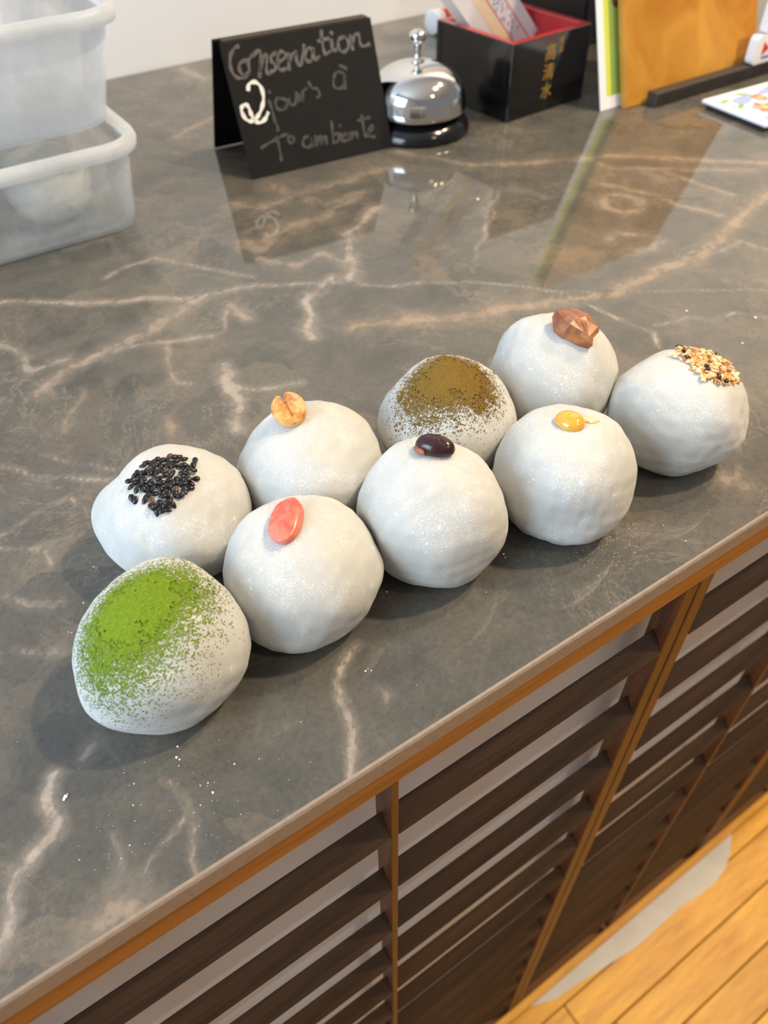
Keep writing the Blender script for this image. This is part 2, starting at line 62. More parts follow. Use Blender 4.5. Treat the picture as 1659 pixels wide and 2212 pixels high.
CRUMBS = [(0.1608, 0.0478, 0.00064), (0.16, 0.0459, 0.00046), (0.1093, 0.0589, 0.00042), (0.0166, 0.1388, 0.00058), (0.0172, 0.1376, 0.00043), (0.0162, 0.1422, 0.00029), (-0.0254, 0.0483, 0.00068), (-0.0262, 0.0477, 0.00055), (-0.0246, 0.0489, 0.00037), (0.0123, 0.0441, 0.00038), (0.0103, 0.0406, 0.00047), (0.0109, 0.0393, 0.0004), (0.0097, 0.0373, 0.00023), (0.0256, 0.0273, 0.00035), (0.0153, 0.0262, 0.00037), (0.0151, 0.0223, 0.00046), (0.0128, 0.0269, 0.00023), (0.01, 0.0207, 0.00029), (-0.0051, 0.0399, 0.00023), (-0.0059, 0.0318, 0.00023), (-0.0081, 0.0331, 0.00023), (0.0071, 0.0197, 0.00022), (-0.0285, 0.026, 0.00026), (-0.0139, 0.0215, 0.00026), (-0.0176, 0.0191, 0.00022), (0.082, 0.0328, 0.00051), (0.0832, 0.033, 0.00031), (0.0838, 0.0318, 0.00026), (0.3684, 0.1306, 0.00093), (0.395, 0.1036, 0.00092), (0.368, 0.0912, 0.00077), (0.3616, 0.3145, 0.00124), (0.228, 0.0213, 0.0003), (-0.003, 0.1125, 0.00027), (0.0066, 0.123, 0.00039), (-0.002, 0.1115, 0.00027), (0.1419, 0.0362, 0.00028), (0.2287, 0.0097, 0.00038), (0.0333, 0.0242, 0.00024), (0.0194, 0.0106, 0.0002), (0.0519, 0.0283, 0.00022), (0.0941, 0.0174, 0.00023), (0.0004, 0.0256, 8e-05), (-0.0095, 0.0368, 9e-05), (0.0003, 0.0448, 0.00015), (0.1612, 0.039, 0.00015), (0.0299, 0.005, 0.00013), (0.1975, 0.0177, 0.00014), (0.2063, 0.017, 0.00019), (0.1933, 0.0535, 0.0002), (0.2352, 0.0158, 0.00015), (0.1996, 0.0271, 0.00014), (-0.0274, 0.0304, 0.00013), (0.1634, 0.0415, 0.00016), (0.1979, 0.0426, 0.00011), (-0.0139, 0.0809, 0.00011), (0.198, 0.0181, 0.00012), (0.1738, 0.056, 0.00011), (0.198, 0.0275, 0.00014), (-0.0063, 0.0454, 0.00014), (0.2012, 0.0254, 0.00014), (0.2042, 0.0295, 0.0002), (-0.016, 0.0303, 0.00011), (-0.0159, 0.0344, 9e-05), (-0.0025, 0.0202, 7e-05), (0.1847, 0.0276, 0.00017), (-0.0221, 0.0188, 0.00011), (-0.0206, 0.0215, 0.00011), (0.0068, 0.0316, 0.00014), (0.2092, 0.0191, 0.00019), (0.001, 0.0247, 0.00014), (0.0077, 0.0041, 0.0001), (0.0074, 0.0109, 0.00015), (0.2134, 0.0229, 0.00013), (0.1995, 0.0194, 0.00019), (0.1969, 0.0176, 0.00016), (0.2115, 0.0263, 0.00017), (0.2027, 0.0346, 0.00019), (0.0087, 0.0098, 0.00011), (0.1878, 0.0233, 0.00011), (0.1952, 0.024, 0.00014), (-0.0049, 0.0163, 0.0001), (0.1865, 0.031, 0.00017), (0.1926, 0.0338, 0.00018), (0.2063, 0.0193, 0.00011), (0.1848, 0.029, 0.00011), (0.2073, 0.0273, 0.0001), (0.2006, 0.0189, 0.0001), (0.2176, 0.0291, 0.00011), (-0.0328, 0.0771, 0.00015), (0.2123, 0.0244, 0.00013), (0.2113, 0.0319, 9e-05), (0.1958, 0.0275, 0.00015), (0.2023, 0.0325, 0.00011), (-0.0263, 0.0535, 8e-05), (0.0711, 0.0255, 0.00015), (0.1849, 0.0168, 0.00019), (-0.0003, 0.0532, 9e-05), (-0.0201, 0.0312, 9e-05), (0.189, 0.0241, 0.00013), (0.0032, 0.0378, 0.00014), (0.1976, 0.044, 0.0002), (0.199, 0.0342, 0.00012), (-0.0201, 0.0224, 0.00012), (0.2096, 0.0299, 0.00014), (0.1939, 0.0394, 0.0002), (0.2125, 0.0216, 0.00018), (0.209, 0.0324, 0.00012), (0.0034, 0.0321, 9e-05), (0.1959, 0.0223, 0.00016), (0.2039, 0.0274, 0.00013), (0.197, 0.0152, 0.00018), (0.2158, 0.0305, 0.00019), (0.0016, 0.0072, 9e-05), (0.2149, 0.0237, 0.00018), (0.1901, 0.0245, 0.00014), (0.1871, 0.0249, 0.00017), (0.1979, 0.0146, 0.00018), (0.0067, 0.0148, 0.00014), (0.206, 0.0351, 0.00012), (0.1959, 0.0223, 0.00012), (-0.0111, 0.0369, 8e-05), (-0.0096, 0.0279, 0.00015), (0.2004, 0.0211, 0.0002), (-0.0126, 0.0078, 9e-05), (0.196, 0.0261, 0.00016), (0.1983, 0.0122, 0.00015), (-0.0136, 0.018, 0.00011), (0.187, 0.0276, 0.0001), (0.0014, 0.0182, 8e-05), (0.2115, 0.0338, 0.00016), (0.2087, 0.0296, 0.00013), (0.1796, 0.0263, 0.00012), (0.2015, 0.0152, 9e-05), (0.1895, 0.0209, 9e-05), (0.2192, 0.0279, 0.00017), (0.1948, 0.0373, 0.00015), (0.0131, 0.005, 7e-05), (-0.0078, 0.0458, 0.00013), (0.1919, 0.0181, 0.00013), (0.2012, 0.0404, 0.00015), (0.0126, 0.0324, 0.00012), (0.0381, 0.012, 0.00013), (0.2121, 0.0238, 0.00016), (0.1909, 0.0354, 0.00016), (0.2163, 0.0268, 0.00018), (0.195, 0.0279, 0.0001), (0.1895, 0.0305, 0.00018), (0.1944, 0.0388, 0.00016), (0.2017, 0.0126, 0.00012), (0.0125, 0.0158, 0.00015), (-0.0098, 0.0193, 0.00011), (0.0472, 0.0134, 0.00011), (0.0138, 0.0199, 0.00014), (0.2001, 0.0383, 0.00015), (0.1897, 0.0355, 0.00018), (0.0135, 0.025, 7e-05), (0.1983, 0.0126, 0.0001), (0.1872, 0.0231, 0.0001), (-0.0131, 0.0462, 0.00016), (0.2026, 0.0276, 0.0002), (0.2142, 0.0283, 0.0002), (0.0117, 0.0292, 0.00013), (-0.0118, 0.01, 8e-05), (0.2186, 0.0292, 0.00019), (0.0052, 0.0339, 9e-05), (0.0008, 0.0451, 0.00014), (0.2077, 0.0214, 0.00012), (-0.0184, 0.0555, 0.00013), (0.1963, 0.0244, 0.00011), (0.2013, 0.0358, 0.0001), (-0.0063, 0.0211, 9e-05), (-0.0429, 0.0302, 0.0001), (0.1894, 0.0304, 0.00015), (0.2079, 0.0219, 0.0002), (0.174, 0.042, 0.00016), (-0.0177, 0.0247, 0.0001), (0.0017, 0.01, 7e-05), (0.2071, 0.0331, 0.0001), (0.2531, 0.0057, 0.00014), (-0.0066, 0.0402, 0.00013), (0.1991, 0.0219, 0.00015), (0.1856, 0.0318, 0.00017), (0.1952, 0.0168, 0.00013), (-0.0068, 0.0543, 9e-05), (0.1985, 0.0432, 0.00018), (-0.0067, 0.0456, 0.00016), (0.2073, 0.0351, 0.00015), (0.195, 0.0308, 0.0001), (0.2131, 0.0325, 0.00015), (0.0207, 0.0152, 0.00011), (0.2062, 0.0174, 0.00017), (0.1938, 0.0204, 0.00018), (0.2012, 0.028, 0.00015), (-0.014, 0.0191, 0.00015), (-0.0255, 0.0204, 0.00014), (0.214, 0.0244, 0.00013), (0.1727, 0.0108, 0.0001), (0.2081, 0.0314, 0.00011), (0.2024, 0.0298, 0.00017), (0.2526, 0.0183, 0.00015), (0.187, 0.0089, 9e-05), (0.184, 0.0242, 0.00013), (0.1981, 0.0411, 0.00016), (0.1874, 0.0204, 0.00014), (0.1933, 0.0306, 0.0002), (0.204, 0.0298, 0.00013), (0.1888, 0.0253, 0.00015), (0.2022, 0.0093, 0.00014), (-0.0023, 0.0429, 8e-05), (0.2046, 0.0312, 0.0001), (0.2059, 0.0271, 0.00014), (0.1993, 0.0291, 0.00013), (0.1989, 0.019, 0.00013), (0.0147, 0.0254, 0.00015), (0.208, 0.0293, 0.00013), (0.1974, 0.0206, 0.00018), (0.202, 0.0252, 0.00014), (0.0239, 0.0507, 0.0001), (0.2037, 0.0273, 0.00017), (0.2035, 0.0372, 0.00011), (0.1838, 0.0217, 0.00014), (0.1917, 0.0272, 0.0001), (0.2, 0.0139, 0.00015), (0.0154, 0.0191, 0.00012), (0.1949, 0.0194, 0.00016), (0.1812, 0.0307, 0.00016), (0.2011, 0.0391, 9e-05), (0.21, 0.0343, 0.00015), (0.1826, 0.026, 0.0001), (-0.0075, 0.0239, 0.0001), (0.2042, 0.0297, 0.00013), (0.2004, 0.0418, 0.00014), (0.2107, 0.0293, 0.00014), (0.2121, 0.0252, 0.00015), (-0.006, 0.0465, 0.00011), (0.2024, 0.0288, 0.00014), (0.2244, 0.033, 0.00011), (-0.0262, 0.0764, 0.00016), (0.0049, 0.0231, 8e-05), (0.1992, 0.0145, 0.00011), (0.1828, 0.0256, 0.0001), (0.1757, 0.0532, 0.00013), (0.1928, 0.0214, 0.00017), (0.2174, 0.029, 0.00016), (0.2171, 0.0264, 0.00012), (0.1926, 0.036, 0.00012), (0.0377, 0.059, 0.00014), (0.0244, 0.0297, 0.00015), (0.2079, 0.0241, 0.00018), (0.1994, 0.0302, 0.0002), (0.0252, 0.0382, 0.00012), (0.1999, 0.0228, 0.00018), (0.0171, 0.0253, 0.00015), (0.1886, 0.0254, 0.0001), (0.01, 0.008, 0.0001), (0.2056, 0.0176, 0.00012), (-0.0205, 0.0327, 0.0001)]
STROKES = {'a': [[(-0.0466, 0.086), (-0.0497, 0.0852), (-0.0538, 0.0814), (-0.0558, 0.0761), (-0.0555, 0.0704), (-0.0526, 0.0671), (-0.0484, 0.0665), (-0.0445, 0.0679)], [(-0.0435, 0.0767), (-0.0481, 0.0758), (-0.05, 0.0712), (-0.0471, 0.0675), (-0.0429, 0.0701), (-0.0423, 0.0757), (-0.039, 0.0785), (-0.0374, 0.079)], [(-0.0374, 0.079), (-0.0315, 0.0806), (-0.0364, 0.065)], [(-0.0355, 0.0682), (-0.03, 0.0772), (-0.0276, 0.0768), (-0.0303, 0.0674), (-0.0276, 0.0661)], [(-0.0203, 0.0782), (-0.0243, 0.0763), (-0.0247, 0.0731), (-0.0224, 0.0703), (-0.0236, 0.0676), (-0.0269, 0.0669)], [(-0.021, 0.0717), (-0.0155, 0.0734), (-0.0129, 0.0755), (-0.0152, 0.0783), (-0.0187, 0.0763), (-0.0207, 0.0709), (-0.0193, 0.0669), (-0.014, 0.0674)], [(-0.0107, 0.076), (-0.0128, 0.0664)], [(-0.0115, 0.0712), (-0.0078, 0.0756), (-0.0048, 0.0751)], [(-0.0049, 0.0768), (-0.0055, 0.0686), (-0.0023, 0.069), (0.0026, 0.0798)], [(0.0085, 0.0749), (0.0061, 0.0777), (0.0023, 0.0749), (0.0021, 0.07), (0.0061, 0.0694), (0.0095, 0.0764), (0.0088, 0.0698), (0.0128, 0.0709)], [(0.0183, 0.0867), (0.0173, 0.0786), (0.0178, 0.0719), (0.0222, 0.0729)], [(0.0142, 0.0807), (0.0232, 0.0811)], [(0.025, 0.08), (0.0245, 0.0734), (0.0271, 0.0731)], [(0.0255, 0.0849), (0.0265, 0.0838)], [(0.0342, 0.0804), (0.0307, 0.0792), (0.0295, 0.0744), (0.0319, 0.0711), (0.0366, 0.0725), (0.0383, 0.0773), (0.0353, 0.0807)], [(0.0406, 0.0804), (0.0407, 0.0715)], [(0.041, 0.0753), (0.0443, 0.0803), (0.0476, 0.0803), (0.0478, 0.0743), (0.0501, 0.0723), (0.0552, 0.0729)]], 'b': [[(-0.0472, 0.0585), (-0.0453, 0.0619), (-0.0406, 0.0624), (-0.0372, 0.0585), (-0.0371, 0.0518), (-0.0396, 0.0463), (-0.0434, 0.0418), (-0.0471, 0.0395), (-0.0509, 0.0385), (-0.0543, 0.0408), (-0.0558, 0.0461), (-0.0545, 0.0488), (-0.0515, 0.0496), (-0.0498, 0.047), (-0.0492, 0.0428), (-0.0475, 0.0383), (-0.0439, 0.0364), (-0.0394, 0.0382), (-0.0364, 0.0415)]], 'c': [[(-0.0337, 0.0495), (-0.0328, 0.0434), (-0.0327, 0.0365), (-0.0313, 0.0302), (-0.0327, 0.0287)], [(-0.0318, 0.0551), (-0.0315, 0.0541)], [(-0.0259, 0.05), (-0.0292, 0.0471), (-0.0279, 0.0426), (-0.023, 0.0418), (-0.0199, 0.0456), (-0.0222, 0.0485), (-0.0261, 0.0491)], [(-0.0182, 0.0478), (-0.0173, 0.0434), (-0.0134, 0.0445), (-0.0112, 0.051), (-0.0102, 0.0448)], [(-0.0081, 0.0488), (-0.0072, 0.0443), (-0.0062, 0.0501), (-0.0025, 0.0521)], [(0.0, 0.056), (0.0025, 0.0513), (0.0056, 0.0508), (0.0071, 0.0463), (0.0041, 0.045)], [(0.0292, 0.0574), (0.0247, 0.059), (0.0213, 0.0561), (0.0196, 0.0512), (0.0221, 0.0482), (0.0265, 0.0484), (0.0293, 0.0531), (0.0306, 0.0564), (0.0284, 0.0472)], [(0.0278, 0.0628), (0.0325, 0.0599)]], 'd': [[(-0.0476, 0.0197), (-0.0419, 0.0217), (-0.0353, 0.0231), (-0.0297, 0.0247), (-0.0253, 0.0252)], [(-0.0339, 0.0246), (-0.0339, 0.0166), (-0.0345, 0.0087)], [(-0.0237, 0.0236), (-0.0258, 0.0213), (-0.0239, 0.0188), (-0.0208, 0.0204), (-0.0217, 0.0232)], [(-0.0095, 0.021), (-0.013, 0.0199), (-0.0146, 0.0157), (-0.0115, 0.0133), (-0.0077, 0.0153), (-0.0071, 0.0197), (-0.0071, 0.0134)], [(-0.0033, 0.0199), (-0.004, 0.0128), (-0.0017, 0.0178), (0.0008, 0.0191), (0.0004, 0.0129), (0.0026, 0.0175), (0.0049, 0.0179), (0.0047, 0.013)], [(0.012, 0.027), (0.011, 0.0182), (0.0107, 0.0128), (0.0149, 0.0138), (0.0154, 0.0183), (0.0115, 0.0181)], [(0.0175, 0.0179), (0.0173, 0.0125)], [(0.0183, 0.0236), (0.0186, 0.0227)], [(0.0223, 0.017), (0.0192, 0.0158), (0.0189, 0.0122), (0.0231, 0.0132), (0.024, 0.0172), (0.0239, 0.0122)], [(0.0262, 0.0172), (0.0262, 0.0122), (0.0282, 0.016), (0.0311, 0.0164), (0.0307, 0.0123)], [(0.038, 0.0269), (0.0377, 0.0179), (0.0381, 0.0123), (0.0416, 0.0126)], [(0.034, 0.024), (0.0442, 0.0245)], [(0.0414, 0.0145), (0.0458, 0.0165), (0.0451, 0.0184), (0.0418, 0.0163), (0.0414, 0.0117), (0.0457, 0.0105)]]}
SIGN_FOOT = [0.3061, 0.4325, 0.0]

# ------------------------------------------------------------------ helpers
def srgb(r, g, b):
    f = lambda c: (c / 255 / 12.92) if c <= 10 else ((c / 255 + 0.055) / 1.055) ** 2.4
    return (f(r), f(g), f(b), 1.0)

class NT:
    def __init__(self, mat):
        self.t = mat.node_tree; self.n = self.t.nodes; self.l = self.t.links
        self.bsdf = self.n['Principled BSDF']; self.out = self.n['Material Output']
    def node(self, typ, **kw):
        n = self.n.new(typ)
        for k, v in kw.items(): setattr(n, k, v)
        return n
    def link(self, a, b): self.l.new(a, b)
    def noise(self, vec, scale, detail=4, rough=0.55, dist=0.0):
        n = self.node('ShaderNodeTexNoise'); n.inputs['Scale'].default_value = scale
        n.inputs['Detail'].default_value = detail; n.inputs['Roughness'].default_value = rough
        n.inputs['Distortion'].default_value = dist
        if vec is not None: self.link(vec, n.inputs['Vector'])
        return n.outputs['Fac']
    def coords(self, kind='Object', scale=None, rot=None):
        c = self.node('ShaderNodeTexCoord').outputs[kind]
        if scale is None and rot is None: return c
        mp = self.node('ShaderNodeMapping')
        if scale: mp.inputs['Scale'].default_value = scale
        if rot: mp.inputs['Rotation'].default_value = rot
        self.link(c, mp.inputs['Vector']); return mp.outputs['Vector']
    def ramp(self, fac, stops):
        r = self.node('ShaderNodeValToRGB')
        e = r.color_ramp.elements
        while len(e) < len(stops): e.new(0.5)
        for el, (p, c) in zip(e, stops): el.position = p; el.color = c
        self.link(fac, r.inputs['Fac']); return r.outputs['Color']
    def mix(self, fac, a, b, mode='MIX'):
        x = self.node('ShaderNodeMix', data_type='RGBA', blend_type=mode)
        for s, v in ((0, fac), (6, a), (7, b)):
            if hasattr(v, 'is_linked') or hasattr(v, 'links'): self.link(v, x.inputs[s])
            else: x.inputs[s].default_value = v
        return x.outputs[2]
    def math(self, op, a, b=None, c=None, clamp=False):
        x = self.node('ShaderNodeMath', operation=op, use_clamp=clamp)
        for i, v in enumerate((a, b, c)):
            if v is None: continue
            if hasattr(v, 'links'): self.link(v, x.inputs[i])
            else: x.inputs[i].default_value = v
        return x.outputs[0]
    def maprange(self, v, a, b, c=0.0, d=1.0, smooth=True):
        x = self.node('ShaderNodeMapRange'); x.interpolation_type = 'SMOOTHSTEP' if smooth else 'LINEAR'
        self.link(v, x.inputs[0])
        for i, q in enumerate((a, b, c, d)): x.inputs[i + 1].default_value = q
        return x.outputs[0]
    def bump(self, h, strength=0.3, dist=0.001):
        b = self.node('ShaderNodeBump'); b.inputs['Strength'].default_value = strength
        b.inputs['Distance'].default_value = dist
        self.link(h, b.inputs['Height']); self.link(b.outputs[0], self.bsdf.inputs['Normal'])
    def set(self, **kw):
        for k, v in kw.items():
            s = self.bsdf.inputs[k.replace('_', ' ')]
            if hasattr(v, 'links'): self.link(v, s)
            else: s.default_value = v

def new_mat(name):
    mt = bpy.data.materials.new(name); mt.use_nodes = True
    return mt, NT(mt)

def simple_mat(name, col, rough=0.5, var=0.12, scale=60, metal=0.0, spec=0.5, bump=0.0, sss=0.0, trans=0.0, coat=0.0):
    mt, t = new_mat(name)
    c = t.coords()
    n = t.noise(c, scale)
    lo = tuple(x * (1 - var) for x in col[:3]) + (1,); hi = tuple(min(1, x * (1 + var)) for x in col[:3]) + (1,)
    t.set(Base_Color=t.ramp(n, [(0.3, lo), (0.7, hi)]), Roughness=rough, Metallic=metal, Specular_IOR_Level=spec)
    if coat: t.set(Coat_Weight=coat, Coat_Roughness=0.05)
    if sss: t.set(Subsurface_Weight=sss, Subsurface_Scale=0.004, Subsurface_Radius=(1, 0.7, 0.5))
    if trans: t.set(Transmission_Weight=trans)
    if bump: t.bump(n, bump)
    return mt

def wood_mat(name, dark, light, rough=0.45, grain=(3, 60, 60), bump=0.15, random_tint=0.0):
    mt, t = new_mat(name)
    c = t.coords(scale=grain)
    n1 = t.noise(c, 2.2, 5, 0.6, 0.6); n2 = t.noise(c, 9.0, 3, 0.5)
    f = t.math('ADD', t.math('MULTIPLY', n1, 0.7), t.math('MULTIPLY', n2, 0.3))
    col = t.ramp(f, [(0.32, dark), (0.68, light)])
    if random_tint:
        oi = t.node('ShaderNodeObjectInfo')
        hs = t.node('ShaderNodeHueSaturation')
        t.link(t.maprange(oi.outputs['Random'], 0, 1, 1 - random_tint, 1 + random_tint, False), hs.inputs['Value'])
        t.link(col, hs.inputs['Color']); col = hs.outputs[0]
    t.set(Base_Color=col, Roughness=rough)
    t.bump(f, bump, 0.0006)
    return mt

def link_mesh(name, verts, faces, mat=None, parent=None, smooth=True, loc=(0, 0, 0)):
    me = bpy.data.meshes.new(name)
    me.from_pydata([tuple(v) for v in verts], [], [tuple(f) for f in faces])
    if smooth: me.polygons.foreach_set('use_smooth', [True] * len(me.polygons))
    me.update()
    return link_obj(name, me, mat, parent, loc)

def link_obj(name, me, mat=None, parent=None, loc=(0, 0, 0)):
    o = bpy.data.objects.new(name, me); COL.objects.link(o)
    if mat is not None and len(me.materials) == 0: me.materials.append(mat)
    if parent is not None: o.parent = parent
    o.location = loc
    return o

def thing(name, label, cat, loc=(0, 0, 0), rotz=0.0, group=None):
    o = bpy.data.objects.new(name, None); COL.objects.link(o)
    o.empty_display_size = 0.02
    o.location = loc; o.rotation_euler = (0, 0, rotz)
    return tag(o, label, cat, group)

def tag(o, label, cat, group=None):
    o['label'] = label; o['category'] = cat
    if group: o['group'] = group
    return o

def struct(o, label=None):
    o['kind'] = 'structure'
    if label: o['label'] = label
    return o

def box_bm(bm, lo, hi, bevel=0.0):
    r = bmesh.ops.create_cube(bm, size=1.0)
    for v in r['verts']:
        v.co = Vector([lo[i] + (v.co[i] + 0.5) * (hi[i] - lo[i]) for i in range(3)])
    if bevel:
        es = list({e for v in r['verts'] for e in v.link_edges})
        bmesh.ops.bevel(bm, geom=es, offset=bevel, segments=2, profile=0.5, affect='EDGES')

def box(name, lo, hi, mat, parent=None, bevel=0.0, loc=(0, 0, 0)):
    bm = bmesh.new(); box_bm(bm, lo, hi, bevel)
    me = bpy.data.meshes.new(name); bm.to_mesh(me); bm.free()
    return link_obj(name, me, mat, parent, loc)

def lathe(name, prof, mat, parent=None, seg=64, loc=(0, 0, 0)):
    """profile of (radius, z) turned about z; radius 0 closes the shape"""
    verts, faces, rings = [], [], []
    for r, z in prof:
        if r < 1e-7:
            rings.append([len(verts)]); verts.append((0, 0, z))
        else:
            rings.append(list(range(len(verts), len(verts) + seg)))
            verts += [(r * math.cos(2 * math.pi * i / seg), r * math.sin(2 * math.pi * i / seg), z) for i in range(seg)]
    for a, b in zip(rings[:-1], rings[1:]):
        for i in range(seg):
            j = (i + 1) % seg
            q = [a[i % len(a)], a[j % len(a)], b[j % len(b)], b[i % len(b)]]
            q = [v for k, v in enumerate(q) if v not in q[:k]]
            if len(q) > 2: faces.append(q)
    return link_mesh(name, verts, faces, mat, parent, True, loc)

def sharpen(o, ang=35):
    me = o.data
    me.set_sharp_from_angle(angle=math.radians(ang))
    return o

def rrect(w, d, r, n=8, cx=0, cy=0):
    pts = []
    for sx, sy, a0 in ((1, 1, 0), (-1, 1, 90), (-1, -1, 180), (1, -1, 270)):
        for k in range(n + 1):
            a = math.radians(a0 + 90 * k / n)
            pts.append((cx + sx * (w / 2 - r) + r * math.cos(a), cy + sy * (d / 2 - r) + r * math.sin(a)))
    return pts

def loft(rings, cap0=True, cap1=True):
    n = len(rings[0]); verts = [p for r in rings for p in r]; faces = []
    for k in range(len(rings) - 1):
        for i in range(n):
            j = (i + 1) % n
            faces.append((k * n + i, k * n + j, (k + 1) * n + j, (k + 1) * n + i))
    if cap0: faces.append(tuple(reversed(range(n))))
    if cap1: faces.append(tuple(range((len(rings) - 1) * n, len(rings) * n)))
    return verts, faces

# ------------------------------------------------------------------ materials
def marble_material():
    mt, t = new_mat('grey_brown_marble')
    c = t.coords()
    big = t.noise(c, 5.0, 5, 0.6, 0.3); mid = t.noise(c, 24.0, 10, 0.72, 0.35); fine = t.noise(c, 420.0, 4, 0.65)
    base = t.ramp(big, [(0.30, srgb(80, 81, 76)), (0.50, srgb(92, 88, 82)), (0.70, srgb(104, 97, 87))])
    patch = t.ramp(mid, [(0.30, srgb(58, 60, 56)), (0.46, srgb(86, 84, 78)), (0.58, srgb(100, 96, 87)), (0.70, srgb(133, 123, 110))])
    base = t.mix(0.66, base, patch)
    # broken fragments of slightly different tone
    wv = t.node('ShaderNodeTexNoise'); wv.inputs['Scale'].default_value = 30.0; wv.inputs['Detail'].default_value = 5; t.link(c, wv.inputs['Vector'])
    off = t.node('ShaderNodeVectorMath', operation='MULTIPLY_ADD'); t.link(wv.outputs['Color'], off.inputs[0]); off.inputs[1].default_value = (0.045, 0.045, 0.045); t.link(c, off.inputs[2])
    vo_ = t.node('ShaderNodeTexVoronoi'); vo_.inputs['Scale'].default_value = 30.0; t.link(off.outputs[0], vo_.inputs['Vector'])
    sep = t.node('ShaderNodeSeparateColor'); t.link(vo_.outputs['Color'], sep.inputs[0])
    base = t.mix(t.maprange(sep.outputs[0], 0.5, 1.0, 0.0, 0.36), base, srgb(65, 67, 64))
    base = t.mix(t.maprange(sep.outputs[1], 0.6, 1.0, 0.0, 0.28), base, srgb(126, 114, 99))
    base = t.mix(t.maprange(fine, 0.42, 0.70, 0.0, 0.30), base, srgb(57, 55, 52))
    base = t.mix(t.maprange(t.noise(c, 1300.0, 2), 0.66, 0.74, 0.0, 0.35), base, srgb(155, 152, 145))
    # fine pale crackle that runs all through the stone
    w = t.noise(c, 7.0, 8, 0.7, 0.5)
    ridge = t.math('ABSOLUTE', t.math('SUBTRACT', w, 0.5))
    crack = t.math('MULTIPLY', t.maprange(ridge, 0.0, 0.008, 1.0, 0.0), t.maprange(t.noise(c, 5.0, 3), 0.42, 0.60))
    base = t.mix(t.math('MULTIPLY', crack, 0.50), base, srgb(137, 128, 116))
    w2 = t.noise(c, 16.0, 7, 0.72, 0.6)
    ridge2 = t.math('ABSOLUTE', t.math('SUBTRACT', w2, 0.52))
    crack2 = t.math('MULTIPLY', t.maprange(ridge2, 0.0, 0.014, 1.0, 0.0), t.maprange(t.noise(c, 8.0, 2), 0.46, 0.62))
    base = t.mix(t.math('MULTIPLY', crack2, 0.40), base, srgb(143, 127, 108))
    # broad tan clouds
    cloud = t.math('MULTIPLY', t.maprange(t.noise(c, 13.0, 8, 0.74, 0.4), 0.51, 0.60), t.maprange(t.noise(c, 3.1, 2), 0.46, 0.60))
    base = t.mix(t.math('MULTIPLY', cloud, 0.42), base, srgb(130, 114, 95))
    # the large veins (their courses are stored on the slab)
    at = lambda n: t.node('ShaderNodeAttribute', attribute_name=n).outputs['Fac']
    vd = at('vein_d'); vo = at('vein_o'); vs = at('vein_s')
    wob = t.math('MULTIPLY', t.math('SUBTRACT', t.noise(c, 260.0, 6, 0.75), 0.5), 1.6)
    wob2 = t.math('MULTIPLY', t.math('SUBTRACT', t.noise(c, 42.0, 5, 0.7, 0.6), 0.5), 2.3)
    d2 = t.math('ADD', t.math('ADD', vd, wob), wob2)
    brk = t.maprange(t.noise(c, 62.0, 4, 0.65, 0.8), 0.34, 0.62, 0.30, 1.0)
    core = t.math('MULTIPLY', t.math('MULTIPLY', t.maprange(d2, 0.22, 0.78, 1.0, 0.0), vs), brk)
    halo = t.math('MULTIPLY', t.math('MULTIPLY', t.maprange(d2, 0.3, 2.4, 0.36, 0.0), vs), brk)
    vcol = t.mix(vo, srgb(178, 167, 157), srgb(160, 136, 110))
    base = t.mix(halo, base, vcol)
    base = t.mix(t.math('MULTIPLY', core, 0.78), base, vcol)
    t.set(Base_Color=base, Roughness=t.maprange(mid, 0.3, 0.7, 0.03, 0.06), Specular_IOR_Level=0.6)
    return mt

def dough_material():
    mt, t = new_mat('rice_dough')
    c = t.coords()
    n1 = t.noise(c, 48, 4, 0.6); n2 = t.noise(c, 1700, 2, 0.6); n3 = t.noise(c, 420, 4, 0.7)
    base = t.ramp(n1, [(0.3, srgb(188, 188, 183)), (0.7, srgb(200, 199, 194))])
    dust = t.math('MULTIPLY', t.maprange(n2, 0.52, 0.66), t.maprange(n1, 0.42, 0.60))
    dust2 = t.math('MULTIPLY', t.maprange(n3, 0.60, 0.68), t.maprange(t.noise(c, 90, 2), 0.45, 0.6))
    f = t.math('MAXIMUM', t.math('MULTIPLY', dust, 0.7), t.math('MULTIPLY', dust2, 0.8))
    t.set(Base_Color=t.mix(f, base, srgb(232, 232, 232)), Roughness=0.55, Specular_IOR_Level=0.35,
          Subsurface_Weight=0.45, Subsurface_Scale=0.005, Subsurface_Radius=(1.0, 0.92, 0.8))
    hgt = t.math('ADD', t.math('MULTIPLY', n2, 0.30), t.math('ADD', t.math('MULTIPLY', n3, 0.7), t.math('MULTIPLY', n1, 1.8)))
    t.bump(hgt, 0.22, 0.0007)
    return mt

def plastic_material(name, tint, clear):
    mt, t = new_mat(name)
    c = t.coords()
    n = t.noise(c, 22, 4, 0.6)
    col = t.mix(t.maprange(n, 0.35, 0.65), tint, tuple(x * 0.93 for x in tint[:3]) + (1,))
    t.set(Base_Color=col, Roughness=0.32, Specular_IOR_Level=0.4)
    tl = t.node('ShaderNodeBsdfTranslucent'); t.link(col, tl.inputs['Color'])
    tr = t.node('ShaderNodeBsdfTransparent'); tr.inputs['Color'].default_value = (0.96, 0.96, 0.94, 1)
    m1 = t.node('ShaderNodeMixShader'); m1.inputs[0].default_value = 0.65
    t.link(t.bsdf.outputs[0], m1.inputs[1]); t.link(tl.outputs[0], m1.inputs[2])
    m2 = t.node('ShaderNodeMixShader'); t.link(t.maprange(n, 0.35, 0.7, clear - 0.08, clear + 0.08), m2.inputs[0])
    t.link(m1.outputs[0], m2.inputs[1]); t.link(tr.outputs[0], m2.inputs[2])
    t.link(m2.outputs[0], t.out.inputs['Surface'])
    return mt

